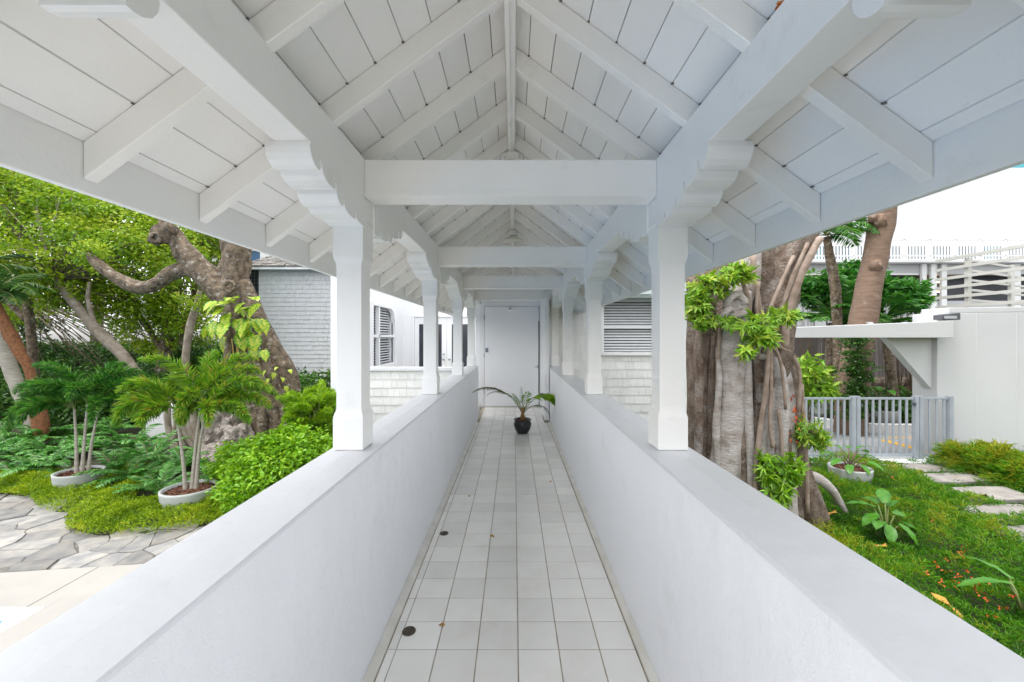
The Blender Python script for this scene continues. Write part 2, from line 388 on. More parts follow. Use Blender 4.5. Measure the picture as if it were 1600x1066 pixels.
# walkway floor: grout bed with every tile its own piece
wf = struct(box("walkway_floor", GROUT, -.70, .67, -2.2, 9.32, -.25, -.0035))
S = .205; G = .0030
def tile_mesh(wx, wy):
    mb = MB(); b = .0015; h = .009
    x, y = wx/2, wy/2
    mb.add([(-x,-y,-h),(x,-y,-h),(x,y,-h),(-x,y,-h),(-x,-y,-b),(x,-y,-b),(x,y,-b),(-x,y,-b),
            (-x+b,-y+b,0),(x-b,-y+b,0),(x-b,y-b,0),(-x+b,y-b,0)],
           [(0,1,5,4),(1,2,6,5),(2,3,7,6),(3,0,4,7),(4,5,9,8),(5,6,10,9),(6,7,11,10),(7,4,8,11),(8,9,10,11)])
    return mb.mesh("tile", TILE)
tm = tile_mesh(S-2*G, S-2*G); tmr = tile_mesh(.182-2*G, S-2*G); tml = tile_mesh(.042-G, S-2*G)
Y0 = 2.0957
cols = [(-.594+S*i+S/2, tm) for i in range(5)] + [(.431+.091, tmr), (-.594-.021, tml)]
for k in range(-2, 35):
    for cx_, me_ in cols:
        piece("tile", me_, (cx_, Y0+S*(k+.5), random.uniform(-.0006, .0006)), wf, (random.uniform(-.001,.001), random.uniform(-.001,.001), 0))
near = MB()
for k in range(-20, -2):
    for cx_, wx in [(-.594+S*i+S/2, S) for i in range(5)] + [(.522, .182), (-.615, .042)]:
        near.box(cx_-wx/2+G, cx_+wx/2-G, Y0+S*k+G, Y0+S*(k+1)-G, -.009, 0)
near.build("near_tile", TILE, wf, kind="stuff")

# parapets
CH = 1.007
def parapet(side, label):
    sx = -1 if side < 0 else 1
    xi = .685 if side < 0 else .655; xo = .93 if side < 0 else .905
    p = thing("parapet_wall", label, "low wall", (sx*(xi+xo)/2, 3, GZ))
    a, b = sorted((sx*(xi+.001), sx*(xo-.0085)))
    box("wall_body", STUC, a, b, -2.2, 8.05, GZ-.2, CH-.015, p)
    # cap: slightly crowned, rounded arrises
    u = [(xi+.0005, CH-.0145), (xi, CH-.005), (xi+.005, CH), ((xi+xo)/2, CH+.005), (xo-.004, CH-.001), (xo+.004, CH-.010), (xo+.002, CH-.030), (xo-.008, CH-.030), (xo-.008, CH-.0145)]
    poly = [(sx*q, z) for q, z in u]
    MB().prism(poly if sx < 0 else poly[::-1], 'y', -2.2, 8.05).build("cap", CAP, p)
    a, b = sorted((sx*(.640 if side < 0 else .618), sx*(xi-.0005 if side < 0 else xi)))
    MB().prism([(a, -.003), (b, -.003), (b, .02 if sx > 0 else .009), (a, .009 if sx > 0 else .02)], 'y', -2.2, 7.6).build("skirting", BASE, p)
    return p
parapet(-1, "white stucco parapet along the left side of the tiled walkway, above the flagstones")
parapet(1, "white stucco parapet along the right side of the tiled walkway, beside the banyan trunk")

# ---------------------------------------------------------------- canopy
can = thing("walkway_canopy", "white timber gabled canopy over the walkway with posts, scrolled brackets and open rafters", "covered walkway", (XC, 4, 0))
PB, PT = 2.288, 2.462      # plate bottom / top
TANP = .74
def zb(u): return 2.455 - TANP*(u-.728)      # rafter underside
YA, YB = -.3, 9.28
post_ys = [.17, 2.06, 4.05, 6.03, 7.93]
for sx in (-1, 1):
    MB().box(*sorted((XC+sx*.728, XC+sx*.856)), YA, YB, PB, PT).build("plate_beam", WOOD, can, bevel=.004)
    # fascia
    MB().box(*sorted((XC+sx*1.28, XC+sx*1.306)), YA, YB, 2.012, 2.19).build("fascia_board", WOOD, can, bevel=.003)
    MB().box(*sorted((XC+sx*1.307, XC+sx*1.33)), YA, YB, 2.12, 2.21).build("drip_edge", WOOD, can)
# rafters: shared mesh both sides
RW = .044
def rafter_mesh(sx):
    mb = MB(); poly = []
    us = [.026, 1.278]
    poly = [(sx*us[0], zb(us[0])), (sx*us[1], zb(us[1])), (sx*us[1], zb(us[1])+.113), (sx*us[0], zb(us[0])+.113)]
    if sx < 0: poly = poly[::-1]
    mb.prism(poly, 'y', 0, RW); return mb.mesh("rafter", RAFT)
RM = {-1: rafter_mesh(-1), 1: rafter_mesh(1)}
ry = 1.25 - .46*3
k = 0
while ry < 9.2:
    for sx in (-1, 1):
        o = piece("rafter", RM[sx], (XC, ry, 0), can)
        b = o.modifiers.new('bevel', 'BEVEL'); b.width = .003; b.segments = 1
    ry += .46; k += 1
# ceiling boards run along the walkway
us = [.022] + [.095+.1145*i for i in range(11)] + [1.279]
for sx in (-1, 1):
    for a, b in zip(us[:-1], us[1:]):
        g = .0019; o_ = .1145 + random.uniform(-.0005, .001)
        pts = [(XC+sx*(a+g), zb(a+g)+o_), (XC+sx*(b-g), zb(b-g)+o_), (XC+sx*(b-g), zb(b-g)+o_+.022), (XC+sx*(a+g), zb(a+g)+o_+.022)]
        if sx < 0: pts = pts[::-1]
        MB().prism(pts, 'y', YA, YB).build("ceiling_board", BOARD, can)
    pts = [(XC+sx*0, zb(0)+.150), (XC+sx*1.35, zb(1.35)+.150), (XC+sx*1.35, zb(1.35)+.19), (XC, zb(0)+.19)]
    if sx < 0: pts = pts[::-1]
    MB().prism(pts, 'y', YA-.1, YB).build("roof_felt", DARKGAP, can)
    cs = MB()
    for r in range(9):                                       # shingle courses on top
        a = .02+r*.155; b = a+.175
        pts = [(XC+sx*a, zb(a)+.20), (XC+sx*b, zb(b)+.222), (XC+sx*b, zb(b)+.238), (XC+sx*a, zb(a)+.216)]
        cs.prism(pts if sx > 0 else pts[::-1], 'y', YA-.1, YB)
    cs.build("roof_covering", ROOFM, can, kind="stuff")
cg = MB(); y = 1.25-.46*3
while y < 9.2:
    for sx in (-1, 1):
        for u in us[1:-1]:
            if random.random() < .82:
                q = random.uniform(.004, .0075); x = XC+sx*u; z = zb(u)+.1145
                cg.box(x-q, x+q, y-q*1.6, y-.0005, z-.004, z-.0004)
    y += .46
cg.build("caulk_gap", DARKGAP, can, kind="stuff")
box("ridge_beam", WOOD, XC-.025, XC+.025, YA, YB, 2.962, 3.14, can, bevel=.003)
box("conduit", WOOD, XC-.022, XC-.002, YA, YB, 2.944, 2.9615, can, bevel=.003)
# tie beams
for y in post_ys:
    MB().box(XC-.7275, XC+.7275, y+.008, y+.150, 2.2735, 2.4545).build("tie_beam", WOOD, can, bevel=.004)
    box("tie_bead", WOOD, XC-.727, XC+.727, y+.004, y+.0078, 2.2745, 2.296, can)
# posts
def ring_post():
    mb = MB(); h = .0745; t = .0625
    Z = [(CH+.006, h), (1.168, h), (1.176, h-.001), (1.190, h-.004), (1.200, h-.009), (1.212, t+.001), (1.225, t), (1.915, t), (1.930, t+.001), (1.943, h-.009), (1.955, h-.004), (1.968, h-.001), (1.978, h), (2.140, h), (2.141, h+.004), (2.150, h+.004), (2.151, h), (PB-.0005, h)]
    vs = []; fs = []
    for z, a in Z:
        vs += [(-a, -a, z), (a, -a, z), (a, a, z), (-a, a, z)]
    for i in range(len(Z)-1):
        for k in range(4): fs.append((i*4+k, i*4+(k+1) % 4, i*4+4+(k+1) % 4, i*4+4+k))
    fs += [(3, 2, 1, 0), tuple((len(Z)-1)*4+k for k in range(4))]
    mb.add(vs, fs); return mb.mesh("post", WOOD)
PM = ring_post()
prof = [(.545, 2.2875), (.550, 2.268), (.545, 2.246), (.532, 2.226), (.512, 2.212), (.49, 2.206), (.474, 2.207), (.4735, 2.250), (.456, 2.251), (.4555, 2.224), (.442, 2.202),
        (.42, 2.190), (.385, 2.182), (.345, 2.180), (.3445, 2.218), (.328, 2.219), (.3275, 2.190), (.322, 2.170), (.310, 2.154), (.294, 2.143), (.276, 2.137), (.258, 2.137),
        (.2575, 2.180), (.241, 2.181), (.2405, 2.152), (.228, 2.134), (.20, 2.124), (.16, 2.120), (.12, 2.120), (.1195, 2.158), (.103, 2.159), (.1025, 2.132), (.08, 2.122), (.03, 2.118), (-.0005, 2.118), (-.0005, 2.2875)]
def bracket_mesh(s_):
    mb = MB(); h = .083
    poly = [(s_*u, z) for u, z in prof]
    mb.prism(poly if s_ < 0 else poly[::-1], 'x', -h, h); return mb.mesh("bracket", WOOD)
BM = {-1: bracket_mesh(-1), 1: bracket_mesh(1)}
for y in post_ys:
    for sx in (-1, 1):
        x = XC + sx*.8055
        o = piece("post", PM, (x, y+.0745, 0), can); b = o.modifiers.new('bevel', 'BEVEL'); b.width = .003; b.segments = 2; b.limit_method = 'ANGLE'
        for s_ in (-1, 1):
            if y > 7 and s_ > 0: continue
            q = piece("bracket", BM[s_], (x, y+.0745 + s_*.0745, 0), o)
            

# ceiling lamps hanging from the ridge
def ridge_lamp(y, label):
    t = thing("ceiling_lamp", label, "lamp", (XC+.004, y, 2.944))
    MB().lathe([(.001, 0), (.052, 0), (.058, -.006), (.058, -.05), (.05, -.062), (.001, -.062)], t.location, 8, False).build("junction_box", WOOD, t, bevel=.002)
    MB().lathe([(.03, -.062), (.05, -.07), (.095, -.092), (.125, -.115), (.130, -.124), (.12, -.130), (.08, -.138), (.001, -.142)], t.location, 28).build("lamp_shade", mat("cream_lamp_shade", (.70, .69, .63), .4), t)
    for s_ in (-1, 1):
        MB().lathe([(.001, .0), (.020, .0), (.020, .024), (.001, .024)], (t.location.x+s_*.052, y-.02, 2.912), 12).build("screw_boss", WOOD, t)
ridge_lamp(3.12, "round cream lamp under the ridge just behind the nearest tie beam")
ridge_lamp(5.42, "round cream lamp under the ridge seen between the first and second tie beam")
# orange flower scrap lying on top of right beam
fo = FL()
for _ in range(9): fo.add([[.735+random.uniform(-.02,.02), 1.12+random.uniform(-.02,.02), 2.466]], [[random.gauss(0,1), random.gauss(0,1), .5]], .035, .02)
tag(fo.build("fallen_flower", mat("orange_petal", (.70, .22, .02), .5)), "small orange flower scrap lying on top of the right-hand beam", "flower")

# floor drains
def drain(x, y, r, label):
    t = thing("floor_drain", label, "drain", (x, y, 0))
    MB().lathe([(r, .001), (r, .004), (r*.96, .006), (r*.80, .006), (r*.78, .003), (r*.66, .0025), (r*.64, .005), (r*.60, .005)], (x, y, 0), 32).build("drain_ring", DRAIN, t)
    MB().lathe([(r*.6, .0015), (.001, .0015)], (x, y, 0), 24).build("drain_cover", DRAIN, t)
    mb = MB()
    for i in range(-3, 4):
        hw = math.sqrt(max(0, (r*.58)**2-(i*r*.15)**2)); mb.box(x-hw, x+hw, y+i*r*.15-r*.04, y+i*r*.15+r*.04, .0017, .0045)
    mb.build("drain_grate", DRAIN, t, kind="stuff")
drain(*((at(639, 987, EYE*FPX/(987-CY)))[:2]), .036, "bronze floor drain nearest the camera, at the left edge of the tiles")
drain(*((at(694, 834, EYE*FPX/(834-CY)))[:2]), .034, "bronze floor drain further along, at the left edge of the tiles")
LFM = leaf_mesh("fallen_leaf", L_YEL, .05, .03, 5, .3)
for (x_, y_, s_, lab) in [(694, 979, .8, "curled orange-yellow leaf on the tiles beside the nearest drain"), (766, 838, .9, "pale yellow leaf lying on a grout line mid walkway"),
                          (862, 753, .7, "tiny brown leaf on the tiles near the right skirting"), (733, 775, .6, "tiny brown leaf on the tiles far left of the walkway")]:
    Y = EYE*FPX/(y_-CY); p = at(x_, y_, Y); o = piece("fallen_leaf", LFM, (p.x, p.y, .008), None, (0, 0, random.uniform(0, 6)), (s_, s_, s_)); tag(o, lab, "leaf")

# ---------------------------------------------------------------- white shingled house round the far end
H = thing("shingled_house", "white shingled house at the walkway's end, with window blinds and a grey roof", "house", (0, 8.5, GZ))
# vestibule end wall + door
ev = box("wall", HWALL, -.86, .86, 9.30, 9.5, -.2, 4.2, H)
box("wall", HWALL, -.86, -.76, 9.5, 12.0, -.2, 4.2, H)
box("wall", HWALL, XC+.60, XC+.86, 8.2, 9.30, -.2, 2.9, H)
d = MB().box(-.655, .545, 9.262, 9.285, .022, 2.235).build("door", mat("smooth_white_door", (.87, .88, .90), .4), H, bevel=.004)
for z_ in (.30, 1.10, 1.95): box("hinge", METAL, -.668, -.654, 9.252, 9.2612, z_, z_+.10, d)
box("keypad", KEYP, -.635, -.575, 9.243, 9.2612, 1.225, 1.32, d, bevel=.004)
box("lever_handle", METAL, .455, .53, 9.235, 9.25, .895, .91, d, bevel=.004)
box("handle_plate", METAL, .515, .535, 9.25, 9.2612, .87, .94, d)
fr = MB(); fr.box(-.78, -.665, 9.27, 9.2995, 0, 2.33); fr.box(-.665, .56, 9.285, 9.2995, 2.245, 2.33)
fr.build("door_frame", HWALL, H, bevel=.004)
box("door_gap", DARKIN, .548, .566, 9.286, 9.2992, .3, 1.92, H)
box("lintel", HWALL, XC-.727, XC+.727, 9.20, 9.27, 2.245, 2.45, H, bevel=.004)
box("threshold", BASE, -.66, .56, 9.2, 9.2615, 0, .014, H)
pl = box("pilaster", HWALL, .565, .642, 7.62, 8.19, .0, PB-.001, H, bevel=.004)
box("pilaster_base", mat("grey_stone_block", (.30, .29, .27), .8), .556, .6425, 7.60, 8.19, .0005, .042, pl)
cam_t = thing("security_lamp", "small white dome sensor lamp on the wall above the end door", "lamp", (XC-.07, 9.26, 2.19))
MB().lathe([(.001, 0), (.05, 0), (.055, -.03), (.045, -.065), (.02, -.085), (.001, -.09)], (XC-.07, 9.20, 2.225), 20).build("housing", HWALL, cam_t)
box("lens", GREYD, XC-.095, XC-.045, 9.142, 9.151, 2.17, 2.19, cam_t, bevel=.003)
box("mount", HWALL, XC-.1, XC-.04, 9.20, 9.284, 2.19, 2.225, cam_t)

# shingle pieces
SW = [.11, .135, .16, .19]; EXP = .168
def shingle_mesh(wd, hh):
    mb = MB(); g = .005
    mb.add([(g, 0, 0), (wd-g, 0, 0), (wd-g, .014, hh+.01), (g, .014, hh+.01), (g, -.009, 0), (wd-g, -.009, 0), (wd-g, .003, hh+.01), (g, .003, hh+.01)],
           [(3, 2, 1, 0), (4, 5, 6, 7), (0, 1, 5, 4), (1, 2, 6, 5), (2, 3, 7, 6), (3, 0, 4, 7)])
    return mb.mesh("shingle", SHING)
SM = [shingle_mesh(w_, EXP) for w_ in SW]
def shingle_rows(parent, x0, x1, y, z0, rows, openings=()):
    for r in range(rows):
        x = x0 - random.uniform(0, .06); z = z0 + r*EXP
        while x < x1:
            i = random.randrange(4); wd = SW[i]; xe = x+wd
            if xe > x1+.02:
                xe = x1
            if xe - x < .03: break
            if x >= x0-.001 or True:
                xs = max(x, x0)
                blocked = any(xs < ox1 and xe > ox0 and z < oz1 and z+EXP > oz0 for ox0, ox1, oz0, oz1 in openings)
                if not blocked and xe-xs > .03:
                    piece("shingle", SM[i], (xs, y-random.uniform(.001, .003), z+random.uniform(-.004, .004)), parent, (0, 0, 0), ((xe-xs)/wd, 1, 1))
            x = xe
# right wing wall with blinds window
WY = 8.22
rw = MB()
wx0, wx1, wz0, wz1 = 1.77, 3.05, 1.26, 2.26
rw.box(.86+XC, wx0, WY, WY+.2, GZ-.2, 2.34); rw.box(wx1, 3.62, WY, WY+.2, GZ-.2, 2.34); rw.box(wx0, wx1, WY, WY+.2, GZ-.2, wz0); rw.box(wx0, wx1, WY, WY+.2, wz1, 2.34)
rw.box(3.42, 3.62, WY+.2, 13, GZ-.2, 2.34)
rwall = rw.build("wall", HWALL, H)
shingle_rows(rwall, .87, 3.62, WY-.004, 1.26-EXP*7, 7)
shingle_rows(rwall, .87, wx0-.06, WY-.004, 1.26, 6)
def window(parent, x0, x1, y, z0, z1, rail, nsl):
    wn = MB(); f = .055
    wn.box(x0-f, x0, y-.05, y+.06, z0-f, z1+f); wn.box(x1, x1+f, y-.05, y+.06, z0-f, z1+f)
    wn.box(x0, x1, y-.05, y+.06, z1, z1+f); wn.box(x0-.02, x1+.02, y-.07, y+.06, z0-f, z0)
    wn.box(x0, x1, y-.03, y+.05, rail-.035, rail+.035)
    wo = wn.build("window", HWALL, parent, bevel=.004)
    box("pane", DARKIN, x0, x1, y+.10, y+.11, z0, z1, wo)
    me = MB().box(0, x1-x0-.01, -.002, .003, -.019, .019).mesh("blind_slat", BLIND)
    for a, b in ((z0+.01, rail-.045), (rail+.045, z1-.01)):
        n = max(2, int(round((b-a)/.0565)))
        for i in range(n):
            piece("blind_slat", me, (x0+.005, y+.055, a+(i+.5)*(b-a)/n), wo, (math.radians(-18), 0, 0))
    return wo
window(H, wx0, wx1, WY, wz0, wz1, 1.765, 8)
# little roof over the right wing
rr = MB(); rr.prism([(WY-.38, 2.30), (WY+2.6, 3.05), (WY+2.6, 3.13), (WY-.38, 2.38)], 'x', .95, 3.95)
rr.build("roof", mat("grey_green_roof", (.17, .21, .20), .8, (.24, .28, .26), 8, .4, 30), H)
# left wing half wall
hw = box("half_wall", HWALL, -3.2, -.93, 8.22, 8.36, GZ-.2, .90, H)
shingle_rows(hw, -3.2, -.935, 8.216, .90-EXP*6, 6)
box("half_wall_cap", CAP, -3.2, -.93, 8.16, 8.40, .9005, .965, hw, bevel=.006)
box("porch_floor", DECK, -3.2, -.86, 8.36, 12, -.2, -.005, H)
# side wall with casement window, recessed double doors
sw = MB(); a0, a1, b0, b1 = 9.30, 10.98, .90, 2.28
sw.box(-3.62, -3.2, 8.22, a0, GZ-.2, 3.6); sw.box(-3.62, -3.2, a1, 12.2, GZ-.2, 3.6); sw.box(-3.62, -3.2, a0, a1, GZ-.2, b0); sw.box(-3.62, -3.2, a0, a1, b1, 3.6)
sw.build("wall", HWALL, H)
wn = MB(); fx = (-3.235, -3.13)
wn.box(*fx, a0-.09, a0, b0-.08, b1+.08); wn.box(*fx, a1, a1+.12, b0-.08, b1+.08); wn.box(-3.235, -3.06, a0-.12, a1+.16, b0-.10, b0-.0)
wn.box(*fx, a0, a1, b1, b1+.09); wn.box(-3.24, -3.15, 9.72, 9.80, b0, b1); wn.box(-3.24, -3.15, a0, a1, 1.555, 1.62)
wn.prism([(a1, b1), (a1-.32, b1), (a1-.18, b1-.06), (a1-.07, b1-.16), (a1, b1-.36)], 'x', *fx)
wo = wn.build("window", HWALL, H, bevel=.004)
box("pane", DARKIN, -3.34, -3.33, a0, a1, b0, b1, wo)
me = MB().box(-.012, .014, 0, 1, -.012, .012).mesh("blind_slat", BLIND)
for (ya, yb) in ((a0+.005, 9.715), (9.805, a1-.005)):
    for (za, zc) in ((b0+.01, 1.55), (1.625, b1-.01)):
        n = int((zc-za)/.062)
        for i in range(n): piece("blind_slat", me, (-3.275, ya, za+(i+.5)*(zc-za)/n), wo, (0, math.radians(-25), 0), (1, yb-ya, 1))
# double doors
dw = MB(); dx0, dx1, dz = -2.92, -.96, 2.14
dw.box(-3.2, dx0, 12.0, 12.2, -.2, 3.6); dw.box(dx1, -.76, 12.0, 12.2, -.2, 3.6); dw.box(dx0, dx1, 12.0, 12.2, dz, 3.6)
dw.build("wall", HWALL, H)
fm = MB(); fm.box(dx0-.001, dx0+.05, 11.96, 12.05, 0, dz); fm.box(dx1-.05, dx1+.001, 11.96, 12.05, 0, dz); fm.box(dx0-.03, dx1+.03, 11.96, 12.05, dz, dz+.05)
fm.build("door_frame", HWALL, H, bevel=.004)
mid = (dx0+dx1)/2
for s_ in (-1, 1):
    xa, xb = sorted((mid+s_*.004, mid+s_*.925)); ga, gb = sorted((mid+s_*.145, mid+s_*.80))
    db = MB(); y1, y2 = 12.01, 12.05
    db.box(xa, ga, y1, y2, .02, dz-.01); db.box(gb, xb, y1, y2, .02, dz-.01); db.box(ga, gb, y1, y2, .02, .30); db.box(ga, gb, y1, y2, 1.93, dz-.01)
    dd = db.build("door", HWALL, H, bevel=.003)
    box("glass_pane", GLASS, ga, gb, y1+.015, y1+.02, .30, 1.93, dd)
    kn = MB(); kn.tube([(mid+s_*.085, 12.01, .92), (mid+s_*.085, 11.975, .92), (mid+s_*.085, 11.955, .92), (mid+s_*.085, 11.935, .92)], [.016, .018, .036, .028], 14); kn.build("door_knob", METAL, dd)
    if s_ < 0:
        kn = MB(); kn.tube([(mid-.085, 12.01, 1.07), (mid-.085, 11.985, 1.07)], [.027, .024], 14); kn.build("deadbolt", METAL, dd)
# far wing: plane at y = 14 with rows of small shingles
FY = 14.0
fw = MB(); xw0, xw1 = -8.58, -3.6
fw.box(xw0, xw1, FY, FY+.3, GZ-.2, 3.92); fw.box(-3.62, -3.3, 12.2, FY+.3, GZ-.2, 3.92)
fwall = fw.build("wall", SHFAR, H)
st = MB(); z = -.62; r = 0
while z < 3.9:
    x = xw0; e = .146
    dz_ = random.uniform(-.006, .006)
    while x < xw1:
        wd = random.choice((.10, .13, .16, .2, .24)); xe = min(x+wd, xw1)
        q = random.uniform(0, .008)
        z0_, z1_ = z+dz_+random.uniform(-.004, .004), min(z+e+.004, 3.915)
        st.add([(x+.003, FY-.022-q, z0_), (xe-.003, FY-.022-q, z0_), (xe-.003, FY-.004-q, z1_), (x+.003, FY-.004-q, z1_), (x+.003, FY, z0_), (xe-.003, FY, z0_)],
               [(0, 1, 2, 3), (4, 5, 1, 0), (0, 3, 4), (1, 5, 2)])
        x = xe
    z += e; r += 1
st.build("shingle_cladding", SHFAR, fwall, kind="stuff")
# roof over far wing with hip and ragged eave
rf = MB(); rf.add([(xw0-.35, FY-.4, 3.86), (xw1, FY-.4, 3.86), (xw1, FY+2.6, 5.5), (xw0+1.4, FY+2.6, 5.5), (xw0-.35, FY+3, 3.86)], [(0, 1, 2, 3), (0, 3, 4)])
rfo = rf.build("roof", ROOFM, H)
cr = MB()
for r in range(22):
    t = r/22; yy = FY-.42+t*3.02; zz = 3.875+t*1.64; x = xw0-.35+t*1.75
    while x < xw1:
        wd = random.uniform(.12, .22); dz_ = random.uniform(0, .03); dy = random.uniform(-.03, .03)
        cr.add([(x, yy+dy, zz+.03+dz_), (x+wd-.01, yy+dy, zz+.03+dz_), (x+wd-.01, yy+.18, zz+.115), (x, yy+.18, zz+.115), (x, yy+dy, zz), (x+wd-.01, yy+dy, zz)], [(0, 1, 2, 3), (4, 5, 1, 0)])
        x += wd
cr.build("roof_shingle", ROOFM, rfo, kind="stuff")
MB().box(xw0-.3, xw1, FY-.38, FY-.34, 3.78, 3.87).build("eave_board", HWALL, rfo)
# recessed facet left of the far wing with windows, upper gable block
bx = MB(); bx.box(-9.3, xw0-.002, FY+.5, FY+.8, 1.0, 4.9); bx.box(xw0-.001, xw0+.2, FY+.3, FY+.8, GZ, 4.2)
bx.build("wall", HWALL, H)
for (za, zc, m_, lab) in ((2.95, 3.90, GLASS, 0), (4.02, 4.55, mat("sky_blue_glass", (.12, .22, .42), .1), 1)):
    wn = MB(); xa, xb = -9.22, -8.80; f = .05
    wn.box(xa-f, xa, FY+.42, FY+.499, za-f, zc+f); wn.box(xb, xb+f, FY+.42, FY+.499, za-f, zc+f); wn.box(xa, xb, FY+.42, FY+.499, zc, zc+f); wn.box(xa, xb, FY+.42, FY+.499, za-f, za)
    wo = wn.build("window", HWALL, H); box("pane", m_, xa, xb, FY+.47, FY+.48, za, zc, wo)
    if lab == 0:
        mm = MB()
        for i in range(1, 4): mm.box(xa+i*.105-.006, xa+i*.105+.006, FY+.455, FY+.468, za, zc)
        for i in range(1, 8): mm.box(xa, xb, FY+.45, FY+.4545, za+i*.12-.006, za+i*.12+.006)
        mm.build("muntin", GREYD, wo)
# raised oriel behind the tree
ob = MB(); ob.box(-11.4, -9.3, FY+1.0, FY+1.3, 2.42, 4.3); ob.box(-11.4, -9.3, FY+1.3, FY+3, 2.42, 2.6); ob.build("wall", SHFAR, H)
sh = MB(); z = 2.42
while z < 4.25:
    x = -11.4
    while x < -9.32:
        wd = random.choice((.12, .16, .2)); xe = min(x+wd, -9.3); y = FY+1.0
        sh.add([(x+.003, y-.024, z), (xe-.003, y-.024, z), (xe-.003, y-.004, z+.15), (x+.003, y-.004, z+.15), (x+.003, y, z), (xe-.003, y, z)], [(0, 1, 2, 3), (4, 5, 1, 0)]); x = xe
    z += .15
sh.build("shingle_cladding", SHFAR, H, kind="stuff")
g1 = MB(); g1.prism([(-12.2, 4.25), (-9.2, 4.25), (-9.2, 4.33), (-10.3, 5.5), (-12.2, 4.33)], 'y', FY+.6, FY+3.2); g1.build("roof", ROOFM, H)
MB().box(-12.25, -9.2, FY+.55, FY+.598, 4.2, 4.31).build("eave_board", HWALL, H)
# ================================================================== LEFT GARDEN
# deck polygon with the pool corner cut out
DY = lambda x: 4.1 + (x+5.07)*.128
px0, py1 = -4.03, 3.58     # pool corner (water lies x < px0, y < py1)
dk = MB(); zt = GZ-.004
def slab(mb, poly, z0, z1): mb.prism(poly, 'z', z0, z1)
slab(dk, [(px0, -12), (-.94, -12), (-.94, DY(-.94)), (px0, DY(px0))], GZ-.2, zt)
slab(dk, [(-30, py1), (px0-.001, py1), (px0-.001, DY(px0)), (-30, DY(-30))] if DY(-30) > py1 else [(-10, py1), (px0-.001, py1), (px0-.001, DY(px0)), (-10, DY(-10))], GZ-.2, zt)
dko = struct(dk.build("pool_deck", DECK))
jm = MB()
for i in range(6):                                     # control joints show as fine dark lines
    x = -1.6-i*1.3; jm.box(x, x+.008, 3.45 if x < px0 else -8, DY(x)-.01, zt, zt+.0015)
jm.build("deck_joint", JOINT, dko)
cp = MB(); cp.box(-20, px0, py1-.15, py1-.001, GZ-.15, zt+.006); cp.box(px0-.14, px0-.001, -12, py1-.151, GZ-.15, zt+.006)
struct(cp.build("pool_coping", COPING, bevel=.01))
struct(box("pool_water", WATER, -20, px0-.141, -12, py1-.151, GZ-.30, GZ-.025))
struct(MB().add([(-20, -12, GZ-.21), (px0-.2, -12, GZ-.21), (px0-.2, py1-.2, GZ-.21), (-20, py1-.2, GZ-.21)], [(0, 1, 2, 3)]).build("pool_floor", COPING))

# flagstones: convex cells cut from jittered seeds
BORDER = [(-16, 6.7), (-10, 6.35), (-7.7, 6.15), (-6.9, 6.0), (-6.35, 5.62), (-5.75, 5.42), (-5.35, 5.02), (-4.9, 4.86), (-4.3, 4.90), (-3.8, 5.08), (-3.2, 5.22), (-2.2, 5.3), (-.94, 5.35)]
def border(x):
    for (a, b), (c, d_) in zip(BORDER[:-1], BORDER[1:]):
        if a <= x <= c: return b + (d_-b)*(x-a)/(c-a)
    return 5.35 if x > -1 else 6.7
patio = struct(box("flagstone_patio", JOINT, -16, -.94, 3.62, 6.9, GZ-.2, GZ-.012))
def clip(poly, nx, ny, c):
    out = []
    for i in range(len(poly)):
        a, b = poly[i], poly[(i+1) % len(poly)]
        da, db = nx*a[0]+ny*a[1]-c, nx*b[0]+ny*b[1]-c
        if da <= 0: out.append(a)
        if (da < 0) != (db < 0):
            t = da/(da-db); out.append((a[0]+(b[0]-a[0])*t, a[1]+(b[1]-a[1])*t))
    return out
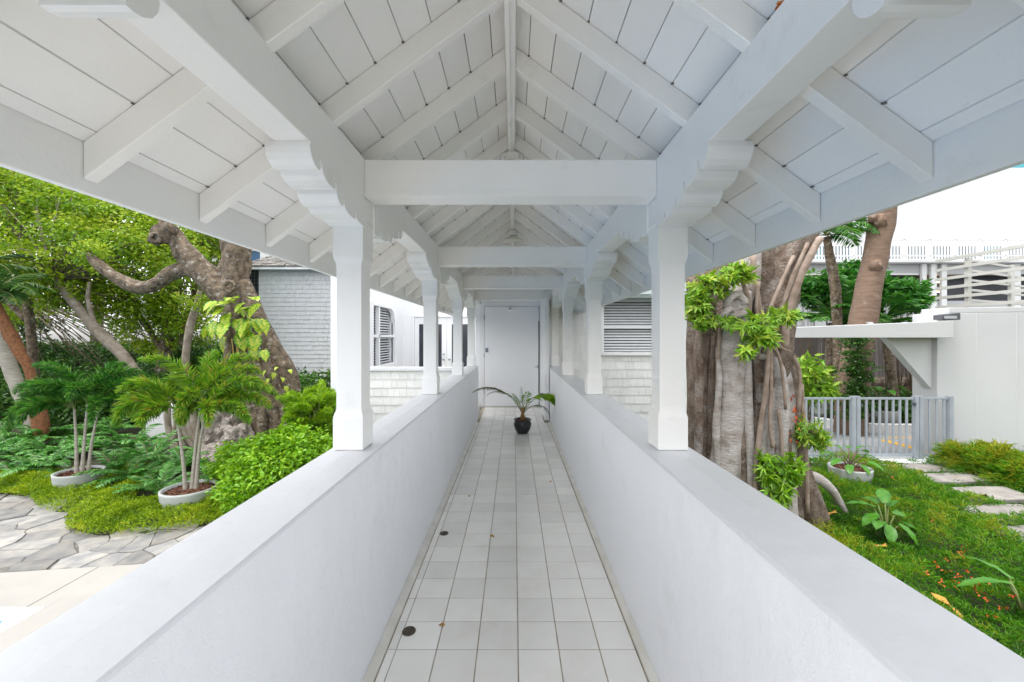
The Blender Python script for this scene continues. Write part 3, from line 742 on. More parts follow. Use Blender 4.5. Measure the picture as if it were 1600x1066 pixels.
def flagstones(parent, x0, x1, y0f, y1f, cw, ch, m, z, skip=None, name="flagstone", limit=290):
    seeds = []; j = 0; ymin = min(y0f(x0), y0f(x1))-.2; ymax = max(y1f(x0+(x1-x0)*i/20) for i in range(21))+.3
    y = ymin
    while y < ymax:
        x = x0-.3 + (j % 2)*cw*.5
        while x < x1+.3: seeds.append((x+random.uniform(-.55, .55)*cw, y+random.uniform(-.55, .55)*ch)); x += cw*random.uniform(.7, 1.3)
        y += ch; j += 1
    cnt = 0
    for sx_, sy_ in seeds:
        if not (x0 < sx_ < x1 and y0f(sx_)-.1 < sy_ < y1f(sx_)+.25): continue
        poly = [(sx_-1.2, sy_-1.2), (sx_+1.2, sy_-1.2), (sx_+1.2, sy_+1.2), (sx_-1.2, sy_+1.2)]
        for ox, oy in seeds:
            dx, dy = ox-sx_, oy-sy_; dd = math.hypot(dx, dy)
            if dd < 1e-6 or dd > 1.6: continue
            nx, ny = dx/dd, dy/dd; c = nx*(sx_+ox)/2 + ny*(sy_+oy)/2 - random.uniform(.002, .008)
            poly = clip(poly, nx, ny, c)
            if len(poly) < 3: break
        if len(poly) < 3: continue
        # deck edge
        poly = clip(poly, .128, -1, .128*(-5.07)-4.1-.004) if name == "flagstone" else poly
        if len(poly) < 3: continue
        poly = [p for i, p in enumerate(poly) if math.hypot(p[0]-poly[i-1][0], p[1]-poly[i-1][1]) > .02]
        if len(poly) < 3: continue
        # roughen the outline
        out = []
        for i, p in enumerate(poly):
            q = poly[(i+1) % len(poly)]; out.append(p)
            if math.hypot(p[0]-q[0], p[1]-q[1]) > .16:
                out.append(((p[0]+q[0])/2+random.uniform(-.014, .014), (p[1]+q[1])/2+random.uniform(-.014, .014)))
        cx_ = sum(p[0] for p in out)/len(out); cy_ = sum(p[1] for p in out)/len(out)
        h = z+random.uniform(-.008, .008); n = len(out)
        vs = [(p[0], p[1], h-.03) for p in out] + [(p[0], p[1], h-.006) for p in out] + [(cx_+(p[0]-cx_)*.965, cy_+(p[1]-cy_)*.965, h+random.uniform(-.001, .002)) for p in out]
        fs = [(i, (i+1) % n, n+(i+1) % n, n+i) for i in range(n)] + [(n+i, n+(i+1) % n, 2*n+(i+1) % n, 2*n+i) for i in range(n)] + [tuple(2*n+i for i in range(n))]
        MB().add(vs, fs).build(name, m, parent); cnt += 1
        if cnt >= limit: return
flagstones(patio, -10.5, -.96, DY, border, .38, .27, STONE, GZ)

bed = [(x, border(x)+.02) for x, _ in BORDER] + [(-.94, 8.2), (-.94, 13.9), (-40, 40), (-40, 6.7)]
bm = MB(); bm.prism([(x, y) for x, y in bed], 'z', GZ-.2, GZ+.0)
struct(bm.build("garden_bed", SOIL))

# lime ground cover along the border
gc = FL(); n = 95000
X = np.random.uniform(-10.5, -.95, n); Bd = np.array([border(x) for x in X])
T = np.random.rand(n)**.8; wd = 1.25 + .35*np.sin(X*1.7) + .25*np.sin(X*4.1+1); wd = np.where(X < -6.6, wd*.55, wd)
Yv = Bd - .06 + T*wd
mound = np.array([noise.noise(Vector((x*2.6, y*2.6, 0)))*.5 + noise.noise(Vector((x*7, y*7, 4)))*.35 for x, y in zip(X, Yv)])
hgt = (.05 + .13*np.clip((Yv-Bd+.12)/.35, 0, 1)*(.9+mound*1.3)); hgt = np.clip(hgt, .02, .34)
Zv = GZ + hgt*np.random.rand(n)**.35
D = rnd3(n, .6); D[:, 2] = np.abs(D[:, 2])*.9 + .25; D[:, 1] -= .35
gc.add(np.stack([X, Yv, Zv], 1), D, .045*np.random.uniform(.6, 1.4, n), .011, tone=np.clip(.45+mound*.9+rnd3(n)[:, 0]*.18, 0, 1))
o = gc.build("ground_cover", L_LIME); tag(o, "bright lime ground cover along the edge of the flagstone patio", "ground cover"); o['kind'] = 'stuff'

# cycad ferns: each plant a thing
def fern(loc, s_, nfr, matl, ln=.75):
    t = bpy.data.objects.new("fern", None); COL.objects.link(t); t.location = loc; t.empty_display_size = .1
    fl = FL(); stm = MB()
    for i in range(nfr):
        yaw = 2*math.pi*i/nfr + random.uniform(-.3, .3)
        frond(fl, stm, (0, 0, 0), yaw, random.uniform(.55, 1.25), ln*s_*random.uniform(.8, 1.1), random.uniform(1.1, 1.9), 22, .15*s_, .034*s_, 'flat', (.15, .95), .006)
    fl.build("frond", matl, t, world=False); stm.build("stem", STEMG, t, world=False)
    return t
ferns = [fern((0, 0, 0), 1.0, 15, L_FERN), fern((0, 0, 0), .9, 12, L_FERN, .8)]
spots = []
for i, (fx_, fy_, fY) in enumerate([(20, 730, 6.7), (70, 735, 6.9), (30, 700, 7.6), (90, 700, 7.8), (150, 690, 8.3), (180, 730, 6.8), (210, 740, 6.5), (235, 700, 7.4), (60, 670, 8.8),
                                    (10, 690, 8.2), (120, 668, 9.2), (205, 678, 8.2), (285, 700, 7.2), (250, 755, 6.1), (340, 745, 6.4), (-40, 720, 7.1), (-60, 690, 8.2), (-110, 715, 7.3), (0, 660, 9.6), (170, 655, 9.8)]):
    spots.append((at(fx_, fy_, fY).x, fY))
FERNL = ["cycad just left of the shaggy orange-brown palm foot", "cycad in front of the shaggy palm foot, nearest the ground cover", "small cycad behind the front row at the far left", "cycad directly right of the shaggy palm foot",
 "cycad behind the canes of the left potted palm", "cycad spilling over the right rim of the left planter", "cycad between the two planters, nearest the lime ground cover", "cycad in front of the white garden wall, left half",
 "cycad behind the shaggy palm foot", "cycad at the left picture edge beside the slim grey palm", "cycad at the back, above the left potted palm's planter", "cycad in front of the white garden wall, right half",
 "cycad right behind the canes of the right potted palm", "low cycad just left of the right planter, half over the ground cover", "cycad wedged between the right planter and the bright bush", "cycad past the left edge of view, front row",
 "cycad past the left edge of view, middle row", "cycad furthest past the left edge of view", "rearmost cycad at the left picture edge", "rearmost cycad in the middle of the bed"]
for i, (x, y) in enumerate(spots):
    t = ferns[i] if i < 2 else copy_tree(ferns[i % 2])
    t.location = (x, y, GZ+.03); t.rotation_euler = (0, 0, random.uniform(0, 6.28)); s_ = random.uniform(.85, 1.2); t.scale = (s_, s_, s_*random.uniform(.8, 1.1))
    tag(t, "dark green "+FERNL[i], "fern", "dark cycads filling the left bed")

# potted foxtail palms
def pot(t, c, r, h, m, soil):
    MB().lathe([(.001, 0), (r*.86, 0), (r*.93, h*.3), (r, h*.92), (r, h), (r*.9, h), (r*.88, h*.86)], c, 36).build("pot", m, t)
    MB().lathe([(r*.885, h*.87), (r*.5, h*.9), (.001, h*.92)], c, 24).build("soil", soil, t)
    ch = FL()
    n = 260; a = np.random.rand(n)*6.283; q = np.sqrt(np.random.rand(n))*r*.84
    ch.add(np.stack([c[0]+q*np.cos(a), c[1]+q*np.sin(a), np.full(n, c[2]+h*.91)], 1), rnd3(n)*np.array([1, 1, .25]), .05, .02)
    o = ch.build("bark_chip", soil, t, kind="stuff")
def foxtail(label, loc, r, h, stems, crown, m, seedv, tone):
    random.seed(seedv); np.random.seed(seedv)
    t = thing("potted_palm", label, "potted palm", loc)
    pot(t, loc, r, h, PALEPOT, MULCH)
    for (dx, dy, tx, ty, tz), fr in zip(stems, crown):
        b = Vector(loc)+Vector((dx, dy, h*.85)); tp = Vector(loc)+Vector((tx, ty, tz)); mid = (b+tp)/2+Vector(((b.x-tp.x)*.12, 0, 0))
        sm = MB(); limb(sm, [(b-Vector((0, 0, .03)), .038), (b+(mid-b)*.2, .026), (mid, .019), (tp, .014)], 8, 5, .05, 12)
        so_ = sm.build("stem", CANE, t)
        fl = FL(); stm = MB()
        for (yaw, pitch, ln, dr) in fr:
            frond(fl, stm, tp, math.radians(yaw), math.radians(pitch), ln*1.08, dr, 60, .17, .0115, 'fox', tone, .007, 12, .16)
        fl.build("frond", m, so_); stm.build("frond_stalk", STEMG, so_)
    return t
P1 = (at(297, 780, 5.62).x, 5.62, GZ)
foxtail("lime-fronded potted palm with three canes, right one of the pair by the patio", P1, .33, .29,
        [(-.06, 0, -.25, .05, 1.33), (0, .03, .07, .1, 1.42), (.05, .04, .20, .0, 1.30)],
        [[(190, 52, .85, 2.9), (150, 60, .8, 2.7), (225, 45, .75, 3.0), (200, 75, .8, 2.6), (100, 60, .7, 2.2), (265, 30, .55, 2.2), (175, 30, .7, 2.2)],
         [(60, 78, 1.0, 2.0), (110, 80, 1.0, 1.9), (200, 78, .95, 1.8), (270, 10, .45, 2.3), (285, 45, .7, 2.7), (20, 70, .9, 2.1), (160, 55, .9, 2.1)],
         [(15, 42, .85, 2.0), (-15, 30, .8, 1.9), (35, 55, .95, 2.2), (5, 65, 1.0, 2.3), (60, 62, .8, 2.0), (-50, 40, .7, 2.4)]], L_PALM, 11, (.25, .97))
P2 = (at(124, 750, 6.3).x, 6.3, GZ)
foxtail("deep green potted palm in a planter half hidden by ferns, left one of the pair", P2, .29, .29,
        [(-.04, 0, -.13, .05, 1.22), (.02, .02, .04, .08, 1.30), (.07, .06, .19, .1, 1.22)],
        [[(185, 50, .95, 2.6), (160, 62, .9, 2.4), (215, 38, .85, 2.8), (170, 30, .9, 2.0), (120, 60, .8, 2.2), (250, 40, .7, 2.6), (195, 70, .9, 2.5)],
         [(90, 80, .9, 2.0), (200, 80, .9, 1.8), (300, 60, .8, 2.4), (60, 65, .9, 2.1), (230, 65, .8, 2.5), (20, 75, .9, 2.2)],
         [(10, 48, .95, 2.4), (-15, 35, .9, 2.3), (30, 60, 1.0, 2.4), (0, 68, .95, 2.6), (60, 55, .8, 2.2), (-50, 40, .8, 2.5), (20, 25, .8, 1.8)]], L_PALMD, 12, (.2, 1))

# hedge beside the parapet and feathery shrub behind it
def leaf_bush(name, label, cat, ells, m, L, W, per, ncl, loc, flat=.8, stemm=STEMB, group=None):
    t = thing(name, label, cat, loc, group)
    fl = FL()
    for (c, r, k) in ells:
        C = ellip(int(ncl*k), c, r, .45)*1.0; C += rnd3(len(C), .035); R = np.random.uniform(.045, .17, len(C))*(sum(r)/3/.4)**.5
        clump_leaves(fl, C, R, per, L, W, flat)
    low = loc[2]-.02
    fl.build("foliage", m, t, skip=lambda P: (P[:, 2] < low) | ((P[:, 0] > -.96) & (P[:, 0] < .93) & (P[:, 1] < 8.3)))
    st_ = MB()
    for (c, r, k) in ells:
        for _ in range(7):
            e = Vector(c)+Vector((random.uniform(-.6, .6)*r[0], random.uniform(-.6, .6)*r[1], random.uniform(0, .7)*r[2]))
            b = Vector((c[0]+random.uniform(-.15, .15), c[1]+random.uniform(-.15, .15), loc[2]))
            st_.tube([b, (b+e)/2+Vector((0, 0, .1)), e], [.014, .01, .004], 5)
    st_.build("stem", stemm, t); return t
def c3(px_, py_, Y): return tuple(at(px_, py_, Y))
hl = c3(420, 790, 5.6)
leaf_bush("hedge_bush", "rounded bright green leafy bush against the left parapet", "bush",
          [(c3(405, 755, 5.7), (.42, .55, .42), 1), (c3(450, 730, 5.9), (.55, .7, .55), 1.5), (c3(495, 735, 6.2), (.5, .6, .45), 1), (c3(385, 725, 6.4), (.4, .5, .32), .7)],
          L_BRIGHT, .062, .032, 22, 520, (hl[0], 6.1, GZ), .8)
fs_ = thing("feathery_shrub", "tall feathery lime shrub rising behind the bush beside the first left post", "shrub", (c3(490, 700, 7.2)[0], 7.2, GZ))
fl = FL(); stm = MB()
for i in range(80):
    b = Vector(c3(random.uniform(462, 530), random.uniform(628, 715), random.uniform(6.4, 7.3)))
    frond(fl, stm, b, random.uniform(0, 6.28), random.uniform(.5, 1.3), random.uniform(.3, .55), random.uniform(1, 2.2), 34, .13, .012, 'fox', (.5, 1), .004, 6)
    stm.tube([(fs_.location.x+random.uniform(-.25, .25), 7.2+random.uniform(-.2, .2), GZ), b], [.012, .006], 5)
fl.build("foliage", L_BRIGHT, fs_, skip=lambda P: (P[:, 0] > -.96)); stm.build("stem", STEMG, fs_)

# rocks
def rock(label, c, r, seedv):
    import bmesh
    bm_ = bmesh.new(); bmesh.ops.create_icosphere(bm_, subdivisions=5, radius=1)
    for v in bm_.verts:
        p = v.co.copy(); n1 = noise.noise(p*1.6+Vector((seedv, 0, 0))); n2 = noise.noise(p*4+Vector((0, seedv, 0))); n3 = noise.noise(p*11+Vector((0, 0, seedv)))
        cell = noise.voronoi(p*3.0+Vector((seedv, 2, 1)))[0][0]
        k_ = 1+.35*n1+.16*n2+.07*n3-.22*(.4-cell)
        v.co = Vector((p.x*r[0], p.y*r[1], p.z*r[2]))*k_
    me = bpy.data.meshes.new("garden_rock"); bm_.to_mesh(me); bm_.free(); me.materials.append(ROCKM)
    me.polygons.foreach_set('use_smooth', [False]*len(me.polygons))
    o = bpy.data.objects.new("garden_rock", me); COL.objects.link(o); o.location = c; tag(o, label, "rock")
rock("pitted pale rock at the foot of the gnarled tree, the tall one", c3(352, 690, 8.3), (.40, .4, .75), 3.1)
rock("pitted pale rock low in front of the others, left of the bright bush", c3(345, 725, 7.7), (.48, .35, .34), 8.2)
rock("dark pitted rock between the gnarled roots and the feathery shrub", c3(485, 650, 9.0), (.42, .4, .42), 5.7)
rock("small pale rock under the twin root cluster", c3(372, 700, 7.9), (.32, .3, .4), 12.4)

# white garden wall pieces behind the palms
gw = MB(); pts = [at(227, 690, 9.6), at(227, 652, 9.6), at(236, 641, 9.6), at(250, 632, 9.6), at(268, 640, 9.6), at(276, 690, 9.6)]
gw.prism([(p.x, p.z) for p in pts][::-1], 'y', 9.6, 9.9)
tag(gw.build("garden_wall", CONC, bevel=.02), "low white garden wall with a rounded top behind the potted palms", "wall")
gb = thing("utility_box", "pale blue-grey utility box half hidden behind the rocks", "box", tuple(at(356, 660, 9.6)))
p = at(348, 652, 9.6); q = at(364, 612, 9.6)
box("housing", mat("pale_blue_enamel", (.62, .67, .74), .4), p.x, q.x, 9.6, 9.8, p.z, q.z, gb, bevel=.01)
box("cover_plate", mat("pale_blue_enamel2", (.52, .58, .66), .4), p.x+.03, q.x-.03, 9.585, 9.5995, p.z+.05, q.z-.2, gb, bevel=.003)

# ---- gnarled tree (left)
tr = thing("gnarled_tree", "gnarled grey-brown tree with a knobbed limb and fused roots in front of the shingled house", "tree", (at(415, 690, 8.7).x, 8.7, GZ))
m = MB()
TY = 8.7
limb_px(m, [(404, 700, 17), (398, 650, 14), (388, 600, 10), (381, 550, 10), (375, 512, 14), (366, 472, 21), (366, 430, 20), (370, 385, 20), (376, 320, 19), (380, 240, 16)], TY, n=26, k=7, rough=.14, nsc=3.2, flute=.07, nf=3)
limb_px(m, [(376, 495, 15), (354, 462, 20), (324, 432, 18), (297, 402, 16), (276, 376, 13), (262, 354, 10), (256, 335, 8)], TY-.05, n=22, k=6, rough=.16, nsc=3.5)
limb_px(m, [(275, 372, 12), (258, 366, 13), (245, 370, 11), (238, 380, 7)], TY-.1, n=14, rough=.25, nsc=5)
limb_px(m, [(272, 358, 11), (262, 362, 10), (252, 378, 7)], TY-.2, n=12, rough=.25, nsc=5)
limb_px(m, [(318, 428, 15), (296, 422, 12), (273, 425, 11), (250, 440, 10), (228, 449, 10), (205, 446, 9.5), (182, 434, 9), (160, 419, 8), (144, 404, 6), (136, 396, 3)], TY, n=14, k=6, rough=.12, nsc=4)
limb_px(m, [(380, 440, 10), (391, 468, 12), (403, 500, 13), (418, 530, 14), (434, 560, 15), (444, 590, 17), (450, 625, 19), (458, 660, 22), (468, 690, 18)], TY-.1, n=18, rough=.10, nsc=2, flute=.08, nf=3)
limb_px(m, [(362, 480, 12), (357, 520, 8), (359, 560, 8), (366, 605, 9), (372, 650, 11), (376, 690, 12)], TY-.15, n=10, rough=.1)
limb_px(m, [(385, 560, 14), (388, 600, 13), (384, 640, 12), (385, 690, 13)], TY-.25, n=12, rough=.1)
for (a, b, c_, r1) in [((400, 560), (420, 620), (446, 690), 9), ((412, 545), (428, 600), (432, 690), 8), ((395, 585), (410, 640), (412, 690), 8), ((425, 570), (440, 630), (462, 690), 9),
                       ((390, 600), (402, 650), (398, 695), 7), ((440, 610), (470, 655), (495, 668), 9), ((432, 600), (425, 650), (440, 695), 7), ((398, 590), (392, 640), (420, 695), 6)]:
    limb_px(m, [(*a, r1*.7), ((a[0]+b[0])/2+random.uniform(-4, 4), (a[1]+b[1])/2, r1*.85), (*b, r1), (*c_, r1*1.3)], TY-.42-random.uniform(0, .12), n=10, rough=.12)
m.build("trunk", BARK, tr)
for (a, b, r, Y) in [(360, 448, 8, TY-.42), (245, 372, 7, TY-.28), (385, 605, 5, TY-.46)]:
    p = at(a, b, Y); rr_ = r*Y/FPX
    ring = [(p+Vector((math.cos(t)*rr_, -.02, math.sin(t)*rr_)), rr_*.38) for t in [i*math.pi/5 for i in range(11)]]
    kk = MB(); limb(kk, ring, 8, 2, .25, 9); kk.build("knot", BARK, tr)
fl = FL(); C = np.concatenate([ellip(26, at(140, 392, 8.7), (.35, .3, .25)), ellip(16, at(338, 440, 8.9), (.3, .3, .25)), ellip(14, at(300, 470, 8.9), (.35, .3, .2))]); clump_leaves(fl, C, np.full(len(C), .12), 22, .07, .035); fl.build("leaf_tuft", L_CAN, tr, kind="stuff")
# variegated climber on the trunk
cl = thing("variegated_climber", "climbing plant with big yellow and green split leaves on the gnarled trunk", "climbing plant", tuple(at(370, 640, 8.3)))
PLM = leaf_mesh("leaf", L_POTHOS, .42, .36, 11, .45, .16, .22, .22)
PLM2 = leaf_mesh("leaf", L_POTHOS, .30, .25, 7, .6, .16, .3)
vs_ = MB(); vs_.tube([at(384, 690, 8.15), at(380, 620, 8.1), at(372, 560, 8.1), at(368, 500, 8.15)], [.022, .02, .02, .015], 8)
vs_.tube([at(368, 600, 8.15), at(366, 560, 8.12), at(362, 530, 8.15)], [.013, .012, .01], 6)
vs_.build("vine_stem", mat("orange_green_vine", (.42, .20, .05), .6, (.18, .22, .05), 8), cl)
for (lx, ly, yw, pt, sc_) in [(338, 472, 150, -10, 1), (352, 478, 190, 5, .9), (368, 466, 200, 20, .9), (382, 474, 170, 0, .9), (398, 482, 120, -20, .9), (333, 498, 130, -30, 1.05), (350, 505, 185, -35, 1.05),
                              (372, 500, 200, -30, 1), (390, 503, 170, -35, 1.1), (405, 500, 240, -25, .95), (345, 522, 140, -50, .9), (378, 520, 190, -45, 1.1), (398, 525, 220, -45, .9), (385, 482, 190, -5, .8),
                              (360, 490, 160, -20, .9), (400, 542, 200, -50, .85), (412, 548, 230, -30, .75), (328, 512, 110, -40, .8), (357, 475, 180, 30, .8), (392, 465, 210, 20, .7),
                              (428, 583, 200, -20, .5), (440, 590, 240, -10, .5), (415, 580, 130, -20, .55), (446, 604, 250, -30, .5), (425, 604, 160, -40, .55), (452, 578, 230, 10, .4), (434, 574, 180, 10, .45), (420, 592, 150, -30, .5)]:
    for q_ in range(2 if sc_ > .6 else 1):
        p = at(lx+random.uniform(-9, 9)*q_, ly+random.uniform(-9, 9)*q_, 8.05+random.uniform(-.2, .1))
        piece("leaf", PLM if sc_ > .6 else PLM2, p, cl, tuple(aim(math.radians(yw+random.uniform(-25, 25)), math.radians(pt-15+random.uniform(-15, 15)), random.uniform(-.5, .5))), (sc_*random.uniform(.65, .85),)*3)

# ---- other trees in the left garden, each with crown and trunk
def bgtree(name, label, trunk, crowns, Y, m_leaf, m_bark, ncl, per, L=.085, W=.045, rad=(.25, .5), extra=(), group=None, flat=.6, shell=.2):
    base = at(trunk[0][0], trunk[0][1], Y)
    t = thing(name, label, "tree", (base.x, Y, GZ), group)
    mb = MB(); limb_px(mb, [q for q in trunk], Y, n=12, rough=.08)
    for e in extra: limb_px(mb, e, Y, n=9, rough=.1)
    mb.build("trunk", m_bark, t)
    fl = FL(); br = MB(); top = at(trunk[-1][0], trunk[-1][1], Y)
    for (cx_, cy_, cY, rx, ryy, rz, k_) in crowns:
        c = at(cx_, cy_, cY); C = ellip(int(ncl*k_), c, (rx, ryy, rz), shell); clump_leaves(fl, C, np.random.uniform(*rad, len(C)), per, L, W, flat)
        for q in C[::max(1, len(C)//14)]:
            e = Vector(q); mid = (top+e)/2+Vector((random.uniform(-.3, .3), random.uniform(-.3, .3), random.uniform(-.1, .3)))
            br.tube([top, mid, e], [.030, .016, .006], 5)
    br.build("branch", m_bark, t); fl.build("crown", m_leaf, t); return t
random.seed(21); np.random.seed(21)
bgtree("leaning_tree", "tree with a pale trunk leaning left under a light green crown", [(292, 700, 10), (265, 640, 9), (228, 604, 8), (192, 556, 8), (152, 517, 8), (125, 485, 7), (100, 455, 6), (84, 435, 5)],
       [(110, 400, 10.8, 1.5, 1.2, 1.1, 1), (190, 370, 10.6, 1.5, 1.2, 1.0, 1), (60, 430, 10.6, 1.3, 1.0, .8, .6), (170, 460, 11.4, 1.6, .9, .8, .7), (250, 400, 10.9, 1.1, .9, .9, .6), (120, 310, 10.9, 2.0, 1.2, .9, .9)],
       10.4, L_CAN, mat("grey_tan_bark", (.32, .27, .22), .85, (.18, .14, .10), 7, .8, 20, dirt=((.45, .42, .38), 9, .55, .7, .6)), 120, 46, .10, .05, extra=[[(150, 515, 4), (138, 470, 3), (140, 440, 2)]])
bgtree("spreading_tree", "tree with a slim dark upright trunk forked low at the far left", [(60, 700, 7), (52, 560, 6), (44, 480, 6), (36, 380, 6), (28, 270, 6), (24, 180, 5)],
       [(30, 330, 11.5, 1.8, 1.2, 1.2, 1.1), (-60, 350, 11.5, 2.0, 1.3, 1.6, 1), (90, 270, 11.8, 2.2, 1.3, 1.0, 1), (0, 220, 11.8, 2.5, 1.5, 1.0, .7), (-30, 480, 12.0, 1.6, 1.0, 1.0, .7)],
       11.2, L_CAN, BARK, 120, 46, .10, .05, extra=[[(32, 370, 6), (18, 340, 6), (2, 318, 5), (-20, 290, 4)], [(40, 500, 4), (10, 470, 4), (-20, 460, 3)]])
bgtree("canopy_tree", "dense fine-leaved tree filling the gap left of the shingled house", [(240, 690, 10), (250, 600, 9), (262, 520, 8), (270, 450, 7), (278, 380, 6)],
       [(270, 350, 12.6, 1.6, 1.2, 1.2, 1.1), (220, 470, 12.4, 1.3, 1.0, .8, .7), (290, 480, 12.2, .9, .8, .9, .6), (180, 320, 12.6, 1.7, 1.2, 1.2, .9), (330, 370, 12.9, .9, .9, 1.1, .6), (250, 520, 12.8, 1.4, .9, .6, .6)],
       12.4, L_CAN, BARK, 110, 44, .105, .053, extra=[[(288, 540, 8), (296, 500, 9), (306, 470, 8), (312, 440, 5)], [(262, 560, 5), (235, 520, 4), (215, 490, 4), (190, 470, 3)]])
bgtree("shade_tree", "darker tree far back whose low crown closes the view under the canopy at far left", [(20, 690, 9), (22, 600, 9), (18, 520, 8), (10, 450, 7)],
       [(0, 500, 14.5, 1.6, 1.2, .9, .5), (110, 580, 14.5, 2.6, 1.2, .6, .8), (230, 590, 14.5, 2.4, 1.2, .5, .7), (0, 570, 14, 2.2, 1.2, 1.0, .8), (310, 560, 14.2, 1.0, 1.0, .6, .4)],
       14.3, L_DARK, BARK, 110, 60, L=.12, W=.06)
bgtree("tall_backdrop_tree", "tall green tree at the back of the left garden against the sky", [(150, 680, 8), (150, 560, 8), (155, 460, 7), (160, 380, 6)],
       [(110, 290, 16.5, 3.0, 1.4, 1.3, .7), (0, 280, 16.5, 3.0, 1.4, 1.5, .8), (-160, 380, 16, 2.6, 1.4, 2.6, 1), (250, 560, 16.8, 2.4, 1.2, .7, .4)],
       16.4, L_CAN, BARK, 110, 60, L=.13, W=.065, rad=(.3, .6))
# low hedge closing the view under the crowns
hf = FL(); C = np.stack([np.random.uniform(-22, -9.4, 1500), np.random.uniform(15.2, 17, 1500), np.random.uniform(GZ, 1.2, 1500)], 1)
clump_leaves(hf, C, np.random.uniform(.2, .45, 1500), 26, .17, .085, .8)
C = np.stack([np.random.uniform(-14, -5.2, 900), np.random.uniform(10.5, 12.6, 900), np.random.uniform(GZ, .5, 900)], 1)
clump_leaves(hf, C, np.random.uniform(.15, .3, 900), 30, .12, .06, .8)
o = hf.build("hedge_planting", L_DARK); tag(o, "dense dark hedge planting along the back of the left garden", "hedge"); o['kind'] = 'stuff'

# fibrous orange palm + slim grey palm
def palm(name, label, trunk, Y, m_bark, m_leaf, crown, ln, nl=26, nfr=14, ll=.35, lw=.03, mode='flat', droop=(1.2, 2.2), group=None):
    base = at(trunk[0][0], trunk[0][1], Y); t = thing(name, label, "palm", (base.x, Y, GZ), group)
    mb = MB(); limb_px(mb, trunk, Y, n=14, k=8, rough=.10, nsc=6); mb.build("trunk", m_bark, t)
    fl = FL(); stm = MB(); c = at(crown[0], crown[1], Y)
    for i in range(nfr): frond(fl, stm, c, 2*math.pi*i/nfr+random.uniform(-.2, .2), random.uniform(.1, 1.3), ln*random.uniform(.8, 1.1), random.uniform(*droop), nl, ll, lw, mode, (.1, .9), .012)
    fl.build("frond", m_leaf, t); stm.build("frond_stalk", STEMG, t); return t
palm("fibrous_palm", "palm with a shaggy orange-brown trunk at the far left of the bed", [(66, 690, 10), (62, 655, 10), (54, 610, 7), (44, 575, 6), (28, 545, 7.5), (10, 512, 8), (-12, 470, 7)], 8.8, FUZZ, L_DARK, (-14, 465), 1.1, nfr=14)
palm("slim_palm", "slim palm with a smooth grey trunk beside the shaggy palm", [(54, 690, 7), (40, 640, 8), (22, 590, 9), (4, 540, 9), (-16, 480, 8), (-30, 420, 7)], 9.3, CANE, L_DARK, (-32, 415), 1.2, nfr=12)
# twin-rooted small tree behind right palm
tw = thing("forked_tree", "small grey tree with a cluster of aerial roots behind the right potted palm", "tree", (at(275, 700, 8.2).x, 8.2, GZ))
m = MB()
limb_px(m, [(298, 705, 9), (292, 660, 7), (287, 620, 6), (289, 570, 5), (295, 520, 5), (303, 490, 5), (309, 470, 4), (312, 455, 3)], 9.3, n=12, flute=.06)
for (x0_, x1_) in ((265, 282), (282, 290), (300, 286), (308, 296), (318, 300), (272, 262)):
    limb_px(m, [(x0_+8, 705, 6), ((x0_+x1_)/2+random.uniform(-3, 3), 675, 5), (x1_, 640, 5), (x1_+2, 610, 4)], 8.1, n=8, rough=.15)
m.build("trunk", MATS["grey_tan_bark"], tw)

# ================================================================== RIGHT GARDEN
random.seed(31); np.random.seed(31)
RG = GZ
struct(MB().prism([(.91, -4), (30, -4), (30, 7.85), (.91, 7.85)], 'z', GZ-.2, GZ).build("garden_lawn_soil", SOIL))
struct(MB().prism([(.91, 7.851), (60, 7.851), (60, 60), (.91, 60)], 'z', GZ-.2, GZ+.05).build("driveway", ASPH))
# feathery ground cover
def gc_right(n, x0, x1, y0, y1, m, name, label, hmul=1.0, tonec=.45, sub=None, wid=.006, ln=.06):
    X = np.random.uniform(x0, x1, n); Yv = np.random.uniform(y0, y1, n)
    if sub is not None:
        k = sub(X, Yv); X, Yv = X[k], Yv[k]; n = len(X)
    m1 = np.array([noise.noise(Vector((x*1.1, y*1.1, 7))) for x, y in zip(X, Yv)]); m2 = np.array([noise.noise(Vector((x*4, y*4, 2))) for x, y in zip(X, Yv)])
    h = np.clip((.13+.20*m1+.14*m2)*hmul, .02, .6); Z = GZ + h*np.random.rand(n)**.4
    D = rnd3(n, .6); D[:, 2] = np.abs(D[:, 2])*.8+.25; D[:, 0] -= .15
    f = FL(); f.add(np.stack([X, Yv, Z], 1), D, ln*np.random.uniform(.6, 1.5, n), wid, tone=np.clip(tonec+m2*.55+m1*.4+rnd3(n)[:, 0]*.16, 0, 1), bend=.3)
    o = f.build(name, m); tag(o, label, "ground cover"); o['kind'] = 'stuff'; return o
PATH = [(6.75, 7.15, 1.3, .42), (7.0, 6.62, 1.0, .40), (6.75, 5.92, .95, .50), (6.25, 5.28, 1.0, .46), (6.0, 4.70, .9, .42), (5.8, 4.05, .9, .45), (5.6, 3.4, .9, .45), (7.2, 5.0, .9, .5)]
def offpath(X, Y, pad=.0):
    k = np.ones(len(X), bool)
    for (cx_, cy_, w_, d_) in PATH[:7]:
        k &= ~((np.abs(X-cx_) < w_/2-.10-pad) & (np.abs(Y-cy_) < d_/2-.06-pad))
    return k
gc_right(210000, .93, 10.5, 2.3, 7.6, L_FEATH, "feathery_ground_cover", "feathery green ground cover over the right garden beside the stepping stones", 1.0, .56, offpath)
gc_right(38000, .93, 4.6, 2.2, 5.2, L_LIME, "yellow_green_ground_cover", "yellow-green small-leaved ground cover along the foot of the right parapet", .8, .35, lambda X, Y: (X < .93+(Y-1.5)*.95), .022, .035)
gc_right(42000, 7.4, 10.2, 5.3, 7.3, L_FEATH, "grass_mound", "bright feathery mound in front of the white garden wall", 1.9, .62, offpath, .011, .11)
